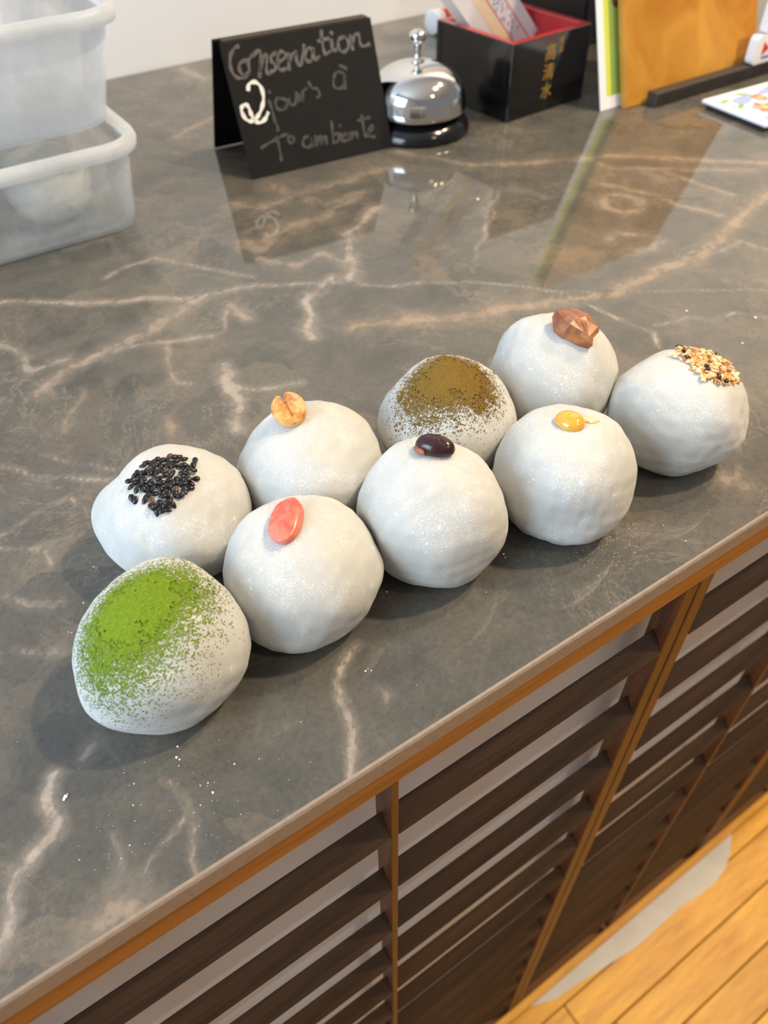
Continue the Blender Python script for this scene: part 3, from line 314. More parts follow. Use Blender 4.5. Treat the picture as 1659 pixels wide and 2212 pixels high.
MARBLE = marble_material()
EDGE = simple_mat('sawn_stone_edge', srgb(148, 132, 118), 0.5, 0.10, 300, bump=0.15)
DOUGH = dough_material()
RAIL = wood_mat('orange_wood_rail', srgb(112, 62, 28), srgb(168, 104, 54), 0.38, (4, 110, 110))
POST = wood_mat('brown_wood_post', srgb(62, 34, 17), srgb(108, 62, 32), 0.45, (90, 90, 5), 0.15, 0.15)
SLAT = wood_mat('dark_wood_slat', srgb(36, 25, 16), srgb(70, 49, 31), 0.45, (5, 90, 90), 0.15, 0.22)
PANEL = simple_mat('white_painted_panel', srgb(230, 240, 252), 0.6, 0.02, 8)
PLANK = wood_mat('honey_floor_board', srgb(168, 108, 18), srgb(214, 158, 46), 0.5, (3, 24, 24), 0.1, 0.16)
PLASTER = simple_mat('white_wall_paint', srgb(238, 242, 250), 0.7, 0.01, 4)
CEIL = simple_mat('ceiling_paint', srgb(225, 222, 215), 0.8, 0.02, 4)
PATCH_GREY = simple_mat('pale_grey', srgb(190, 182, 170), 0.6, 0.08, 30)
SUBFLOOR = simple_mat('floor_joint', srgb(120, 74, 30), 0.7, 0.1, 20)
BOARD = simple_mat('blackboard_paint', srgb(25, 25, 26), 0.6, 0.15, 90, spec=0.2)
BOARD_EDGE = simple_mat('raw_board_edge', srgb(66, 58, 46), 0.7, 0.2, 200)
CHALK_GREY = simple_mat('faded_chalk_ink', srgb(98, 94, 92), 0.8, 0.4, 300)
CHALK_DIM = simple_mat('rubbed_chalk_ink', srgb(72, 70, 69), 0.8, 0.4, 300)
CHALK_WHITE = simple_mat('white_chalk_ink', srgb(240, 238, 232), 0.7, 0.03, 200)
CHROME = simple_mat('chrome', (0.78, 0.78, 0.78, 1), 0.07, 0.02, 10, metal=1.0)
BLACK_GLOSS = simple_mat('black_enamel', srgb(22, 22, 24), 0.15, 0.1, 30)
LACQUER = simple_mat('black_lacquer', srgb(17, 15, 15), 0.16, 0.1, 30, coat=0.4)
RED_LACQUER = simple_mat('red_lacquer', srgb(168, 40, 46), 0.25, 0.08, 30, coat=0.3)
GOLD = simple_mat('gold_paint', srgb(186, 146, 72), 0.4, 0.2, 300, metal=0.3)
PAPER = simple_mat('white_paper', srgb(232, 234, 238), 0.7, 0.02, 60)
CREAM = simple_mat('cream_print', srgb(244, 226, 192), 0.7, 0.03, 60)
RED_INK = simple_mat('red_ink', srgb(226, 92, 82), 0.7, 0.05, 100)
RED_STRONG = simple_mat('bright_red', srgb(214, 44, 36), 0.5, 0.05, 100)
BLUE_INK = simple_mat('blue_ink', srgb(96, 100, 160), 0.7, 0.2, 200)
LIME = simple_mat('lime_print', srgb(206, 214, 84), 0.6, 0.04, 60)
GREEN = simple_mat('green_print', srgb(142, 172, 80), 0.6, 0.06, 60)
BROWN = simple_mat('brown_print', srgb(92, 58, 30), 0.6, 0.1, 60)
HONEY = None
BLACK_WOOD = simple_mat('black_stained_wood', srgb(48, 44, 42), 0.45, 0.2, 60)
DARK_FOLDER = simple_mat('dark_navy_card', srgb(26, 27, 34), 0.5, 0.1, 20)
PP = plastic_material('milky_polypropylene', srgb(242, 246, 252), 0.50)
PP_CLEAR = plastic_material('clear_milky_polypropylene', srgb(240, 244, 250), 0.70)
PP_RIM = plastic_material('milky_polypropylene_rim', srgb(248, 250, 252), 0.12)
SEED = simple_mat('black_sesame', srgb(24, 22, 24), 0.35, 0.3, 900, spec=0.5)
SEED_BROWN = simple_mat('brown_sesame', srgb(86, 56, 42), 0.4, 0.3, 900)
SALMON = None
BEAN = simple_mat('dark_red_bean', srgb(52, 26, 28), 0.22, 0.3, 200, bump=0.3)
BEAN_FLESH = simple_mat('bean_flesh', srgb(150, 96, 72), 0.5, 0.2, 300)
CHESTNUT = None
YUZU = simple_mat('amber_jelly', srgb(228, 166, 60), 0.08, 0.08, 200, sss=0.35, coat=0.6)
SYRUP = simple_mat('thin_syrup', srgb(222, 200, 160), 0.10, 0.05, 200, coat=0.5)
MATCHA = simple_mat('green_tea_powder', srgb(108, 132, 36), 0.9, 0.28, 1800, spec=0.1)
KINAKO = simple_mat('roasted_tea_powder', srgb(116, 92, 42), 0.9, 0.3, 1800, spec=0.1)
FLAKE = [simple_mat('toasted_coconut_%s' % k, c, 0.55, 0.15, 400) for k, c in
         (('cream', srgb(238, 212, 168)), ('gold', srgb(224, 172, 106)), ('brown', srgb(180, 112, 56)))]
FLOUR = simple_mat('flour', srgb(250, 250, 250), 0.9, 0.01, 100)

def two_tone(name, a, b, scale, rough, lo=0.4, hi=0.6, bump=0.2, sss=0.0, dist=0.5):
    mt, t = new_mat(name)
    n = t.noise(t.coords(), scale, 5, 0.6, dist)
    t.set(Base_Color=t.ramp(n, [(lo, a), (hi, b)]), Roughness=rough)
    if sss: t.set(Subsurface_Weight=sss, Subsurface_Scale=0.003)
    t.bump(n, bump, 0.0005)
    return mt
CHESTNUT = two_tone('candied_chestnut', srgb(128, 76, 56), srgb(176, 114, 68), 110, 0.35, 0.38, 0.62, 0.3, 0.15)
PEANUT = two_tone('roasted_peanut', srgb(190, 118, 54), srgb(226, 176, 108), 230, 0.4, 0.38, 0.60, 0.3, 0.15)
SALMON = two_tone('salmon_pink_pickle', srgb(206, 84, 72), srgb(226, 128, 108), 170, 0.25, 0.36, 0.62, 0.25, 0.3)
HONEY = two_tone('honey_stained_board', srgb(172, 114, 30), srgb(198, 144, 56), 16, 0.4, 0.35, 0.65, 0.05, 0, 1.2)

# ------------------------------------------------------------------ room
FLOOR_Z = -0.80
X0, X1, Y_FRONT, Y_WALL, Z_CEIL = -1.6, 3.2, -2.6, 0.72, 1.75
floor = struct(box('floor', (X0, Y_FRONT, FLOOR_Z - 0.05), (X1, Y_WALL, FLOOR_Z - 0.012), SUBFLOOR), 'honey coloured wooden board floor')
PW = 0.045
plank_meshes = {}
rng = random.Random(5)
for row in range(24):
    y1 = -0.030 - row * PW
    x = -0.9 - rng.random() * 0.5
    while x < 2.3:
        ln = rng.choice((0.45, 0.6, 0.75))
        if ln not in plank_meshes:
            bm = bmesh.new(); box_bm(bm, (0, -PW + 0.0012, -0.012), (ln - 0.0012, 0, 0), 0.0009)
            me = bpy.data.meshes.new('floor_board'); bm.to_mesh(me); bm.free(); me.materials.append(PLANK)
            plank_meshes[ln] = me
        link_obj('floor_board', plank_meshes[ln], None, floor, (x, y1, FLOOR_Z - rng.random() * 0.0006))
        x += ln
# border board along the counter foot, and the pale grey patch beside it
box('border_board', (-0.8, -0.0090, FLOOR_Z - 0.012), (2.4, 0.0, FLOOR_Z + 0.008), PLANK, floor, 0.001)
box('edge_board', (-0.8, -0.0290, FLOOR_Z - 0.0119), (2.4, -0.0092, FLOOR_Z - 0.0003), PLANK, floor, 0.0006)
lower = [(0.254, -0.0092), (0.270, -0.0150), (0.284, -0.0198), (0.310, -0.0225), (0.3316, -0.0250), (0.370, -0.0300), (0.4046, -0.0343), (0.445, -0.0335), (0.4804, -0.0330), (0.510, -0.0370),
                   (0.5365, -0.0380), (0.560, -0.0345), (0.5789, -0.0273), (0.595, -0.0170), (0.606, -0.0092)]
pv = [(x, -0.0091, 0.0010) for x, y in lower] + [(x, y, 0.0010) for x, y in lower]
pv += [(x, y, -0.0050) for x, y, z in pv]
n = len(lower); pf = []
for k in range(n - 1):
    pf += [(k, n + k, n + k + 1, k + 1), (n + k, 3 * n + k, 3 * n + k + 1, n + k + 1), (k + 1, 2 * n + k + 1, 2 * n + k, k)]
g = link_mesh('grey_patch', pv, pf, PATCH_GREY, floor, False); g.location = (0, 0, FLOOR_Z)
g['label'] = 'smooth pale grey patch'

struct(box('wall_back', (X0, Y_WALL, FLOOR_Z - 0.05), (X1, Y_WALL + 0.1, Z_CEIL), PLASTER), 'smooth white wall behind the counter')
struct(box('ceiling', (X0 - 0.1, Y_FRONT, Z_CEIL), (X1, Y_WALL + 0.1, Z_CEIL + 0.1), CEIL), 'off white ceiling')
# left wall around a shop window
wl = bmesh.new()
WY0, WY1, WZ0, WZ1 = -0.6, 0.6, 0.1, 1.4
for lo, hi in (((X0 - 0.1, Y_FRONT, FLOOR_Z - 0.05), (X0, WY0, Z_CEIL)), ((X0 - 0.1, WY1, FLOOR_Z - 0.05), (X0, Y_WALL, Z_CEIL)),
               ((X0 - 0.1, WY0, FLOOR_Z - 0.05), (X0, WY1, WZ0)), ((X0 - 0.1, WY0, WZ1), (X0, WY1, Z_CEIL))):
    box_bm(wl, lo, hi)
me = bpy.data.meshes.new('wall_left'); wl.to_mesh(me); wl.free()
struct(link_obj('wall_left', me, PLASTER), 'white side wall with a shop window')
win = thing('window_1', 'shop window in the side wall', 'window', (X0 - 0.05, 0, 0.75)); del win['category']; win['kind'] = 'structure'
for lo, hi in (((-0.04, -0.6, -0.65), (0.04, -0.56, 0.65)), ((-0.04, 0.56, -0.65), (0.04, 0.6, 0.65)),
               ((-0.04, -0.56, -0.65), (0.04, 0.56, -0.61)), ((-0.04, -0.56, 0.61), (0.04, 0.56, 0.65)), ((-0.03, -0.015, -0.61), (0.03, 0.015, 0.61))):
    box('frame_bar', lo, hi, BLACK_WOOD, win)

# ceiling downlights
GLOW = bpy.data.materials.new('lamp_lens'); GLOW.use_nodes = True
gb = GLOW.node_tree.nodes['Principled BSDF']
gb.inputs['Emission Color'].default_value = (1.0, 0.72, 0.36, 1); gb.inputs['Emission Strength'].default_value = 30
for k, (x, y, en, lab) in enumerate(((1.15, -0.30, 1.1, 'round ceiling downlight above the customer side of the counter'),
                                (1.60, 0.05, 0.9, 'round ceiling downlight above the far end of the counter'),
                                (0.75, -1.4, 0.30, 'round ceiling downlight above the open floor'))):
    dl = thing('ceiling_downlight', lab, 'lamp', (x, y, Z_CEIL), 0, 'ceiling downlights')
    lathe('trim_ring', [(0.036, -0.001), (0.036, -0.008), (0.048, -0.006), (0.05, -0.0005)], CHROME, dl, 40)
    lathe('lens', [(0.0, -0.004), (0.036, -0.004)], GLOW, dl, 40)
    l = bpy.data.lights.new('downlight_beam', 'SPOT'); l.energy = DOWNLIGHT_ENERGY * 10 * en; l.color = (1.0, 0.80, 0.55)
    l.spot_size = math.radians(130); l.spot_blend = 0.6; l.shadow_soft_size = 0.05
    lo = bpy.data.objects.new('downlight_beam', l); COL.objects.link(lo); lo.parent = dl; lo.location = (0, 0, -0.02)

# ------------------------------------------------------------------ stone worktop
WX0, WX1, WYB = -0.75, 2.3, 0.7185
def worktop():
    fine_x = np.arange(-0.12, 0.9001, 0.0025)
    xs = np.concatenate([np.linspace(WX0, -0.12, 16)[:-1], fine_x, np.linspace(0.9, WX1, 30)[1:]])
    ys = np.concatenate([np.arange(0.0015, 0.715, 0.0025), [WYB]])
    nx, ny = len(xs), len(ys)
    gx, gy = np.meshgrid(xs, ys)
    P = np.stack([gx.ravel(), gy.ravel()], 1)
    r = np.random.RandomState(2)
    Q = P.copy()                                     # natural wander of the veins
    for i in range(6):
        k = r.normal(size=2) * (60 + 50 * i); ph = r.uniform(0, 6.28, 2)
        Q[:, 0] += 0.0011 / (1 + 0.5 * i) * np.sin(P @ k + ph[0]); Q[:, 1] += 0.0011 / (1 + 0.5 * i) * np.sin(P @ k + ph[1])
    best = np.full(len(P), 6.0); oo = np.zeros(len(P)); ss = np.zeros(len(P))
    for pts, w, o, s in VEINS:
        pts = np.array(pts); w *= 0.8
        lo = pts.min(0) - 7 * w; hi = pts.max(0) + 7 * w
        idx = np.where((Q[:, 0] > lo[0]) & (Q[:, 0] < hi[0]) & (Q[:, 1] > lo[1]) & (Q[:, 1] < hi[1]))[0]
        q = Q[idx]; dm = np.full(len(idx), 9.0)
        for a, b in zip(pts[:-1], pts[1:]):
            ab = b - a; t = np.clip(((q - a) @ ab) / (ab @ ab + 1e-12), 0, 1)
            dm = np.minimum(dm, np.linalg.norm(q - (a + t[:, None] * ab), axis=1))
        dn = dm / w
        up = dn < best[idx]
        j = idx[up]; best[j] = dn[up]; oo[j] = o; ss[j] = s
    verts = np.concatenate([P, np.zeros((len(P), 1))], 1)
    ii = np.arange(nx * ny).reshape(ny, nx)
    quads = np.stack([ii[:-1, :-1], ii[:-1, 1:], ii[1:, 1:], ii[1:, :-1]], -1).reshape(-1, 4)
    me = bpy.data.meshes.new('stone_slab')
    # underside and ends close the slab
    ring = list(ii[0, :]) + list(ii[1:, -1]) + list(ii[-1, -2::-1]) + list(ii[-2:0:-1, 0])
    base = len(verts)
    low = verts[ring].copy(); low[:, 2] = -0.0105
    verts = np.concatenate([verts, low])
    nr = len(ring)
    side = [(ring[k], base + k, base + (k + 1) % nr, ring[(k + 1) % nr]) for k in range(nr)]
    faces = [tuple(int(v) for v in f) for f in quads] + [tuple(int(v) for v in f) for f in side] + [tuple(base + k for k in reversed(range(nr)))]
    me.from_pydata(verts.tolist(), [], faces)
    for nm, arr, fill in (('vein_d', best, 6.0), ('vein_o', oo, 0), ('vein_s', ss, 0)):
        at = me.attributes.new(nm, 'FLOAT', 'POINT')
        at.data.foreach_set('value', np.concatenate([arr, np.full(nr, fill)]).astype(np.float32))
    me.update()
    return me
top = thing('stone_worktop', 'long polished grey brown marble worktop with pale veins', 'worktop')
link_obj('stone_slab', worktop(), MARBLE, top)
prof = [(0.0015, 0.0), (0.0006, -0.0005), (0.0, -0.0016), (0.0, -0.0105), (0.0015, -0.0105)]
ev = [(x, y, z) for x in (WX0, WX1) for y, z in prof]
ef = [(k, k + 1, 5 + k + 1, 5 + k) for k in range(4)] + [(0, 5, 9, 4), (4, 3, 2, 1, 0), (5, 6, 7, 8, 9)]
eb = link_mesh('front_edge', ev, ef, EDGE, top, False); eb['label'] = 'unpolished beige front edge'

# ------------------------------------------------------------------ counter base
base = thing('counter_base', 'dark wooden slatted counter front on a white panel below the stone worktop', 'counter', (0, 0, FLOOR_Z))
Zb = -FLOOR_Z
box('rail', (WX0, 0.0004, Zb - 0.0240), (WX1, 0.0228, Zb - 0.0107), RAIL, base, 0.0006)
box('back_panel', (WX0, 0.0230, 0.0), (WX1, 0.045, Zb - 0.0107), PANEL, base)
box('cabinet_body', (WX0, 0.045, 0.0), (WX1, WYB, Zb - 0.0107), PANEL, base)
PITCH, ST, SD, PD = 0.0603, 0.0125, 0.0095, 0.0115
post_x = [(-0.395, -0.3915), (-0.240, -0.2215), (-0.086, -0.0825), (0.0712, 0.0747), (0.2286, 0.2481), (0.388, 0.3915), (0.546, 0.5655), (0.704, 0.7075), (0.862, 0.8815),
          (1.020, 1.0235), (1.178, 1.1975), (1.336, 1.3395)]
pm = {}
def shared_box(key, name, sx, sy, sz, mat, bev):
    if key not in pm:
        bm = bmesh.new(); box_bm(bm, (0, 0, 0), (sx, sy, sz), bev)
        me = bpy.data.meshes.new(name); bm.to_mesh(me); bm.free(); me.materials.append(mat); pm[key] = me
    return pm[key]
for a, b in post_x:
    w = b - a
    if w > 0.01:
        for k in (0, 1):
            link_obj('post', shared_box(('pw', k), 'post', w / 2 - 0.0004, PD, Zb - 0.0242, POST, 0.0006), None, base, (a + k * w / 2, 0.0006 - 0.0003 * k, 0.0))
    else:
        link_obj('post', shared_box('pn', 'post', w, PD, Zb - 0.0242, POST, 0.0004), None, base, (a, 0.0006, 0.0))
def louvre(ln):
    """a slat of triangular section whose broad face looks up and out"""
    if ('s', ln) not in pm:
        sec = [(0.0003, 0.0), (0.0003, 0.0005), (0.0080, 0.0114), (0.0083, 0.0114), (0.0083, 0.0)]
        v = [(x, y, z) for x in (0, ln) for y, z in sec]
        f = [(k, (k + 1) % 5, 5 + (k + 1) % 5, 5 + k) for k in range(5)] + [(4, 3, 2, 1, 0), (5, 6, 7, 8, 9)]
        me = bpy.data.meshes.new('slat'); me.from_pydata(v, [], f); me.materials.append(SLAT); pm[('s', ln)] = me
    return pm[('s', ln)]
for (a0, a1), (b0, b1) in zip(post_x[:-1], post_x[1:]):
    ln = round(b0 - a1 - 0.0002, 4)
    for k in range(13):
        z = Zb - 0.0725 - PITCH * k
        if z < 0.004: break
        link_obj('slat', louvre(ln), None, base, (a1 + 0.0001, 0.0, z))

# ------------------------------------------------------------------ mochi
def ico(sub):
    bm = bmesh.new(); bmesh.ops.create_icosphere(bm, subdivisions=sub, radius=1.0)
    v = np.array([x.co[:] for x in bm.verts]); f = [tuple(q.index for q in p.verts) for p in bm.faces]
    bm.free(); return v / np.linalg.norm(v, axis=1)[:, None], f
DIRS, ICO_F = ico(6)

def mochi_shape(d, a, H, n, seed, bumps, tilt=0.0):
    """unit directions -> dough surface of half-width a and height H, resting on z=0"""
    rng = np.random.RandomState(seed)
    hxy = np.hypot(d[:, 0], d[:, 1])
    dz = d[:, 2]
    r = (hxy ** n + np.abs(dz) ** n) ** (-1.0 / n)
    w = np.ones(len(d))
    for i in range(7):
        k = rng.normal(size=3); k /= np.linalg.norm(k)
        w += 0.010 * np.sin(k @ d.T * (2.0 + 1.1 * i) + rng.uniform(0, 6.28))
    for i in range(10):
        k = rng.normal(size=3); k /= np.linalg.norm(k)
        w += 0.0016 * np.sin(k @ d.T * (9.0 + 3.0 * i) + rng.uniform(0, 6.28))
    for (bx, by, bz, wid, amp) in bumps:
        b = np.array([bx, by, bz]); b = b / np.linalg.norm(b)
        w += amp * np.exp(-((1 - d @ b) / (wid * wid)))
    r = r * w
    zc = 0.43 * H
    x = a * r * d[:, 0]; y = a * r * d[:, 1]
    z = np.where(dz > 0, zc + (H - zc) * r * dz, zc + zc * 1.22 * r * dz)
    # soft flat foot
    z = np.where(z < 0.0, 0.0, z)
    low = np.clip((0.12 * H - z) / (0.12 * H), 0, 1)
    f = 1 + 0.035 * low * np.sin(7 * np.arctan2(y, x) + seed)
    return np.stack([x * f, y * f, z], 1)

centers = {k: (p[0], p[1], p[2]) for k, p, n, s, b in MOCHI}
def press(pts, key):
    """neighbouring soft balls press flat against each other"""
    cx, cy, a = centers[key]
    for k2, (x2, y2, a2) in centers.items():
        if k2 == key: continue
        dx, dy = x2 - cx, y2 - cy; L = math.hypot(dx, dy)
        if L > a + a2 + 0.006: continue
        lim = L * a / (a + a2) - 0.0002
        s = (pts[:, 0] * dx + pts[:, 1] * dy) / L - lim
        s = np.where(s > 0, s, 0)
        pts[:, 0] -= s * dx / L; pts[:, 1] -= s * dy / L
    return pts

LABELS = {
    'matcha': 'white mochi dusted with bright green powder, nearest the camera',
    'sesame': 'white mochi topped with a heap of black sesame seeds',
    'peanut': 'white mochi topped with half a roasted peanut',
    'pink': 'white mochi topped with a salmon pink pickled piece',
    'bean': 'white mochi topped with one dark red bean',
    'kinako': 'white mochi dusted with brown powder in the back row',
    'chest': 'white mochi topped with a brown chestnut chunk',
    'yuzu': 'white mochi topped with a drop of amber jelly',
    'cocon': 'white mochi topped with toasted coconut flakes, at the right end',
}
TREE, MO = {}, {}
for key, (cx, cy, a, H), n, seed, bumps in MOCHI:
    t = thing('mochi', LABELS[key], 'mochi', (cx, cy, 0.0002), 0, 'mochi set out in two rows on the worktop')
    pts = press(mochi_shape(DIRS, a, H, n, seed, bumps), key)
    d = link_mesh('dough', pts, ICO_F, DOUGH, t)
    TREE[key] = BVHTree.FromPolygons([Vector(p) for p in pts], ICO_F)
    MO[key] = (t, pts, d)

def frame(key, p, q=None, yaw=None):
    """matrix on the dough surface near p: z = outward, x towards q (or yaw)"""
    loc, nor, _, _ = TREE[key].find_nearest(Vector(p))
    if nor.z < 0: nor = -nor
    if q is not None: xd = Vector(q) - loc
    else: xd = Vector((math.cos(yaw), math.sin(yaw), 0))
    xd = (xd - nor * xd.dot(nor)).normalized()
    yd = nor.cross(xd)
    mt = Matrix((xd, yd, nor)).transposed().to_4x4(); mt.translation = loc
    return mt

def dome(name, outline, rings, mat, parent, mtx, smooth=True, noise=0.0, seed=0, bottom=-0.0015, subsurf=0):
    """a solid from an outline: each ring is (scale, height)"""
    r = random.Random(seed); rs = []
    rs.append([(x * 0.9, y * 0.9, bottom) for x, y in outline])
    for s, h in rings:
        rs.append([(x * s + r.uniform(-noise, noise), y * s + r.uniform(-noise, noise), h + r.uniform(-noise, noise)) for x, y in outline])
    v, f = loft(rs, True, False)
    hs = rings[-1][1]; c = len(v); n = len(outline)
    v.append((sum(p[0] for p in rs[-1]) / n, sum(p[1] for p in rs[-1]) / n, hs))
    k0 = (len(rs) - 1) * n
    f += [(k0 + i, k0 + (i + 1) % n, c) for i in range(n)]
    o = link_mesh(name, v, f, mat, parent, smooth)
    o.matrix_local = mtx
    if subsurf:
        md = o.modifiers.new('round', 'SUBSURF'); md.levels = subsurf; md.render_levels = subsurf
    return o

def ell(rx, ry, n=24, f=None):
    return [(rx * math.cos(2 * math.pi * k / n) * (f(2 * math.pi * k / n) if f else 1), ry * math.sin(2 * math.pi * k / n) * (f(2 * math.pi * k / n) if f else 1)) for k in range(n)]

# half peanut: flat face up with a groove and a notch at one end
def peanut():
    t = MO['peanut'][0]; mt = frame('peanut', TOP['peanut'], TOPAX['peanut'])
    nseg, nr = 64, 12; verts = []; faces = []
    def rad(th):
        return 1.0 - 0.42 * math.exp(-((abs(th - math.pi)) / 0.16) ** 2) - 0.04 * math.cos(2 * th)
    Lx, Ly = 0.0079, 0.0066
    for k in range(nr + 1):
        u = k / nr
        for i in range(nseg):
            th = 2 * math.pi * i / nseg; rr = rad(th) * u
            x, y = Lx * rr * math.cos(th), Ly * rr * math.sin(th)
            z = 0.0040 - 0.0010 * (1 - u ** 2) + 0.0007 * math.exp(-((u - 0.86) / 0.12) ** 2) - 0.0013 * math.exp(-(y / 0.0007) ** 2) * (1 if x < 0.004 else 0.3)
            z -= 0.0006 * (1 if u > 0.97 else 0)
            verts.append((x, y, z))
    for k in range(1, nr + 1):
        u = 1 - k / nr
        for i in range(nseg):
            th = 2 * math.pi * i / nseg; rr = rad(th) * math.sin(math.pi / 2 * u) ** 0.8 if u > 0 else 0
            verts.append((Lx * rr * math.cos(th), Ly * rr * math.sin(th), 0.0034 - 0.0052 * math.sqrt(max(0, 1 - u ** 2))))
    rows = 2 * nr + 1
    for k in range(rows - 1):
        for i in range(nseg):
            j = (i + 1) % nseg
            faces.append((k * nseg + i, k * nseg + j, (k + 1) * nseg + j, (k + 1) * nseg + i))
    o = link_mesh('peanut_half', verts, faces, PEANUT, t); o['label'] = 'roasted golden peanut half'
    tilt = Matrix.Translation((0, 0, 0.0022)) @ Matrix.Rotation(math.radians(24), 4, 'Y')
    o.matrix_local = mt @ tilt
peanut()

t = MO['pink'][0]
ol = [(-0.5, 0.04), (-0.46, 0.20), (-0.24, 0.44), (0.14, 0.50), (0.38, 0.38), (0.50, 0.14), (0.48, -0.14), (0.32, -0.42), (0.0, -0.5), (-0.26, -0.40), (-0.46, -0.14)]
o = dome('pickled_piece', [(x * 0.0230, y * 0.0124) for x, y in ol], [(1.0, 0.0004), (1.0, 0.0016), (0.97, 0.0026), (0.84, 0.0034), (0.45, 0.0040)], SALMON, t,
         frame('pink', TOP['pink'], TOPAX['pink']), True, 0.0007, 3, -0.002, 1)
o['label'] = 'glossy salmon pink pickled piece'
# bean
t = MO['bean'][0]; mt = frame('bean', TOP['bean'], TOPAX['bean'])
o = dome('red_bean', ell(0.0078, 0.0051, 28, lambda a: 1 + 0.05 * math.cos(3 * a)), [(1.0, 0.0010), (1.0, 0.0028), (0.86, 0.0046), (0.55, 0.0058), (0.25, 0.0061)], BEAN, t, mt, True, 0.00022, 5, -0.001, 2)
o['label'] = 'glossy dark red bean'
o = dome('split_skin', ell(0.0034, 0.0012, 14), [(1.0, 0.0004), (0.8, 0.0012), (0.4, 0.0016)], BEAN_FLESH, t, mt @ Matrix.Translation((-0.0044, -0.0040, 0.0006)) @ Matrix.Rotation(-0.5, 4, 'Z'), True, 0.0002, 8, -0.001, 1)
o['label'] = 'tan flesh showing under split skin'
# amber jelly
t = MO['yuzu'][0]; mt = frame('yuzu', TOP['yuzu'], TOPAX['yuzu'])
o = dome('jelly_drop', ell(0.0064, 0.0054, 28), [(1.0, 0.0003), (0.98, 0.0013), (0.86, 0.0027), (0.6, 0.0037), (0.3, 0.0041)], YUZU, t, mt, True, 0.0, 1, -0.001, 2)
o['label'] = 'shiny amber jelly drop'
sv, sf = [], []
r_ = random.Random(3)
for k in range(14):
    a, q = r_.uniform(0, 6.28), r_.uniform(0.1, 0.75)
    x, y = 0.0064 * q * math.cos(a), 0.0054 * q * math.sin(a); z = 0.0040 * math.sqrt(1 - q * q * 0.85) + 0.00005; b0 = len(sv); s = 0.00022
    sv += [(x - s, y, z), (x, y - s, z), (x + s, y, z), (x, y + s, z), (x, y, z + s), (x, y, z - s)]
    sf += [tuple(b0 + i for i in f) for f in ((0, 1, 4), (1, 2, 4), (2, 3, 4), (3, 0, 4), (1, 0, 5), (2, 1, 5), (3, 2, 5), (0, 3, 5))]
o = link_mesh('dark_specks', sv, sf, BEAN, t, False); o.matrix_local = mt; o['kind'] = 'stuff'
ax = Vector(RIGHT)
o = dome('syrup_film', ell(0.0046, 0.0027, 24, lambda a: 1 + 0.18 * math.sin(3 * a)), [(1.0, 0.0001), (0.85, 0.0006), (0.4, 0.0008)], SYRUP, t,
         frame('yuzu', Vector(TOP['yuzu']) + ax * 0.0078 + Vector((0.0015, 0.002, 0)), Vector(TOP['yuzu']) + ax * 0.02), True, 0.0, 1, -0.001, 1)
# chestnut chunk
t = MO['chest'][0]; mt = frame('chest', TOP['chest'], TOPAX['chest'])
ol = [(-0.5, -0.02), (-0.44, 0.26), (-0.16, 0.46), (0.18, 0.44), (0.40, 0.34), (0.49, 0.10), (0.50, -0.40), (0.22, -0.44), (-0.12, -0.46), (-0.36, -0.34)]
v = []; ol = [(x * 0.0205, y * 0.0165) for x, y in ol]
rings = [(1.0, 0.0006), (1.0, 0.0030), (0.84, 0.0058), (0.40, 0.0068)]
o = dome('chestnut_chunk', ol, rings, CHESTNUT, t, mt @ Matrix.Rotation(math.radians(6), 4, 'Y'), False, 0.0010, 21, -0.003)
bv = o.modifiers.new('worn', 'BEVEL'); bv.width = 0.0005; bv.segments = 2
o['label'] = 'angular brown chestnut chunk'

# black sesame seeds, each its own part
def seed_mesh(name, mat):
    prof = [(0.0, -0.00165), (0.00028, -0.00150), (0.00062, -0.00095), (0.00088, -0.0002), (0.00092, 0.00035), (0.00078, 0.0009), (0.00045, 0.0013), (0.0, 0.00145)]
    vv, ff, rg = [], [], []
    S = 10
    for r, z in prof:
        if r == 0: rg.append([len(vv)]); vv.append((z * 1.1, 0, 0))
        else:
            rg.append(list(range(len(vv), len(vv) + S)))
            vv += [(z * 1.1, 1.22 * r * math.cos(6.28319 * i / S), 0.8 * r * math.sin(6.28319 * i / S)) for i in range(S)]
    for a, b in zip(rg[:-1], rg[1:]):
        for i in range(S):
            q = [a[i % len(a)], b[i % len(b)], b[(i + 1) % S % len(b)], a[(i + 1) % S % len(a)]]
            q = [x for k, x in enumerate(q) if x not in q[:k]]
            ff.append(q)
    me = bpy.data.meshes.new(name); me.from_pydata(vv, [], ff); me.materials.append(mat)
    me.polygons.foreach_set('use_smooth', [True] * len(me.polygons)); me.update(); return me
seedA, seedB = seed_mesh('sesame_seed', SEED), seed_mesh('sesame_seed', SEED_BROWN)
r_ = random.Random(11); t = MO['sesame'][0]
for k, p in enumerate(SESAME):
    mt = frame('sesame', p, None, r_.uniform(0, 6.28))
    lift = 0.0005 + (r_.choice((0, 0, 0.0007, 0.0012)) if k < 82 else 0)
    o = link_obj('sesame_seed', seedB if r_.random() < 0.07 else seedA, None, t)
    o.matrix_local = mt @ Matrix.Translation((0, 0, lift)) @ Matrix.Rotation(r_.uniform(-0.35, 0.35), 4, 'Y') @ Matrix.Rotation(r_.uniform(-0.3, 0.3), 4, 'X')

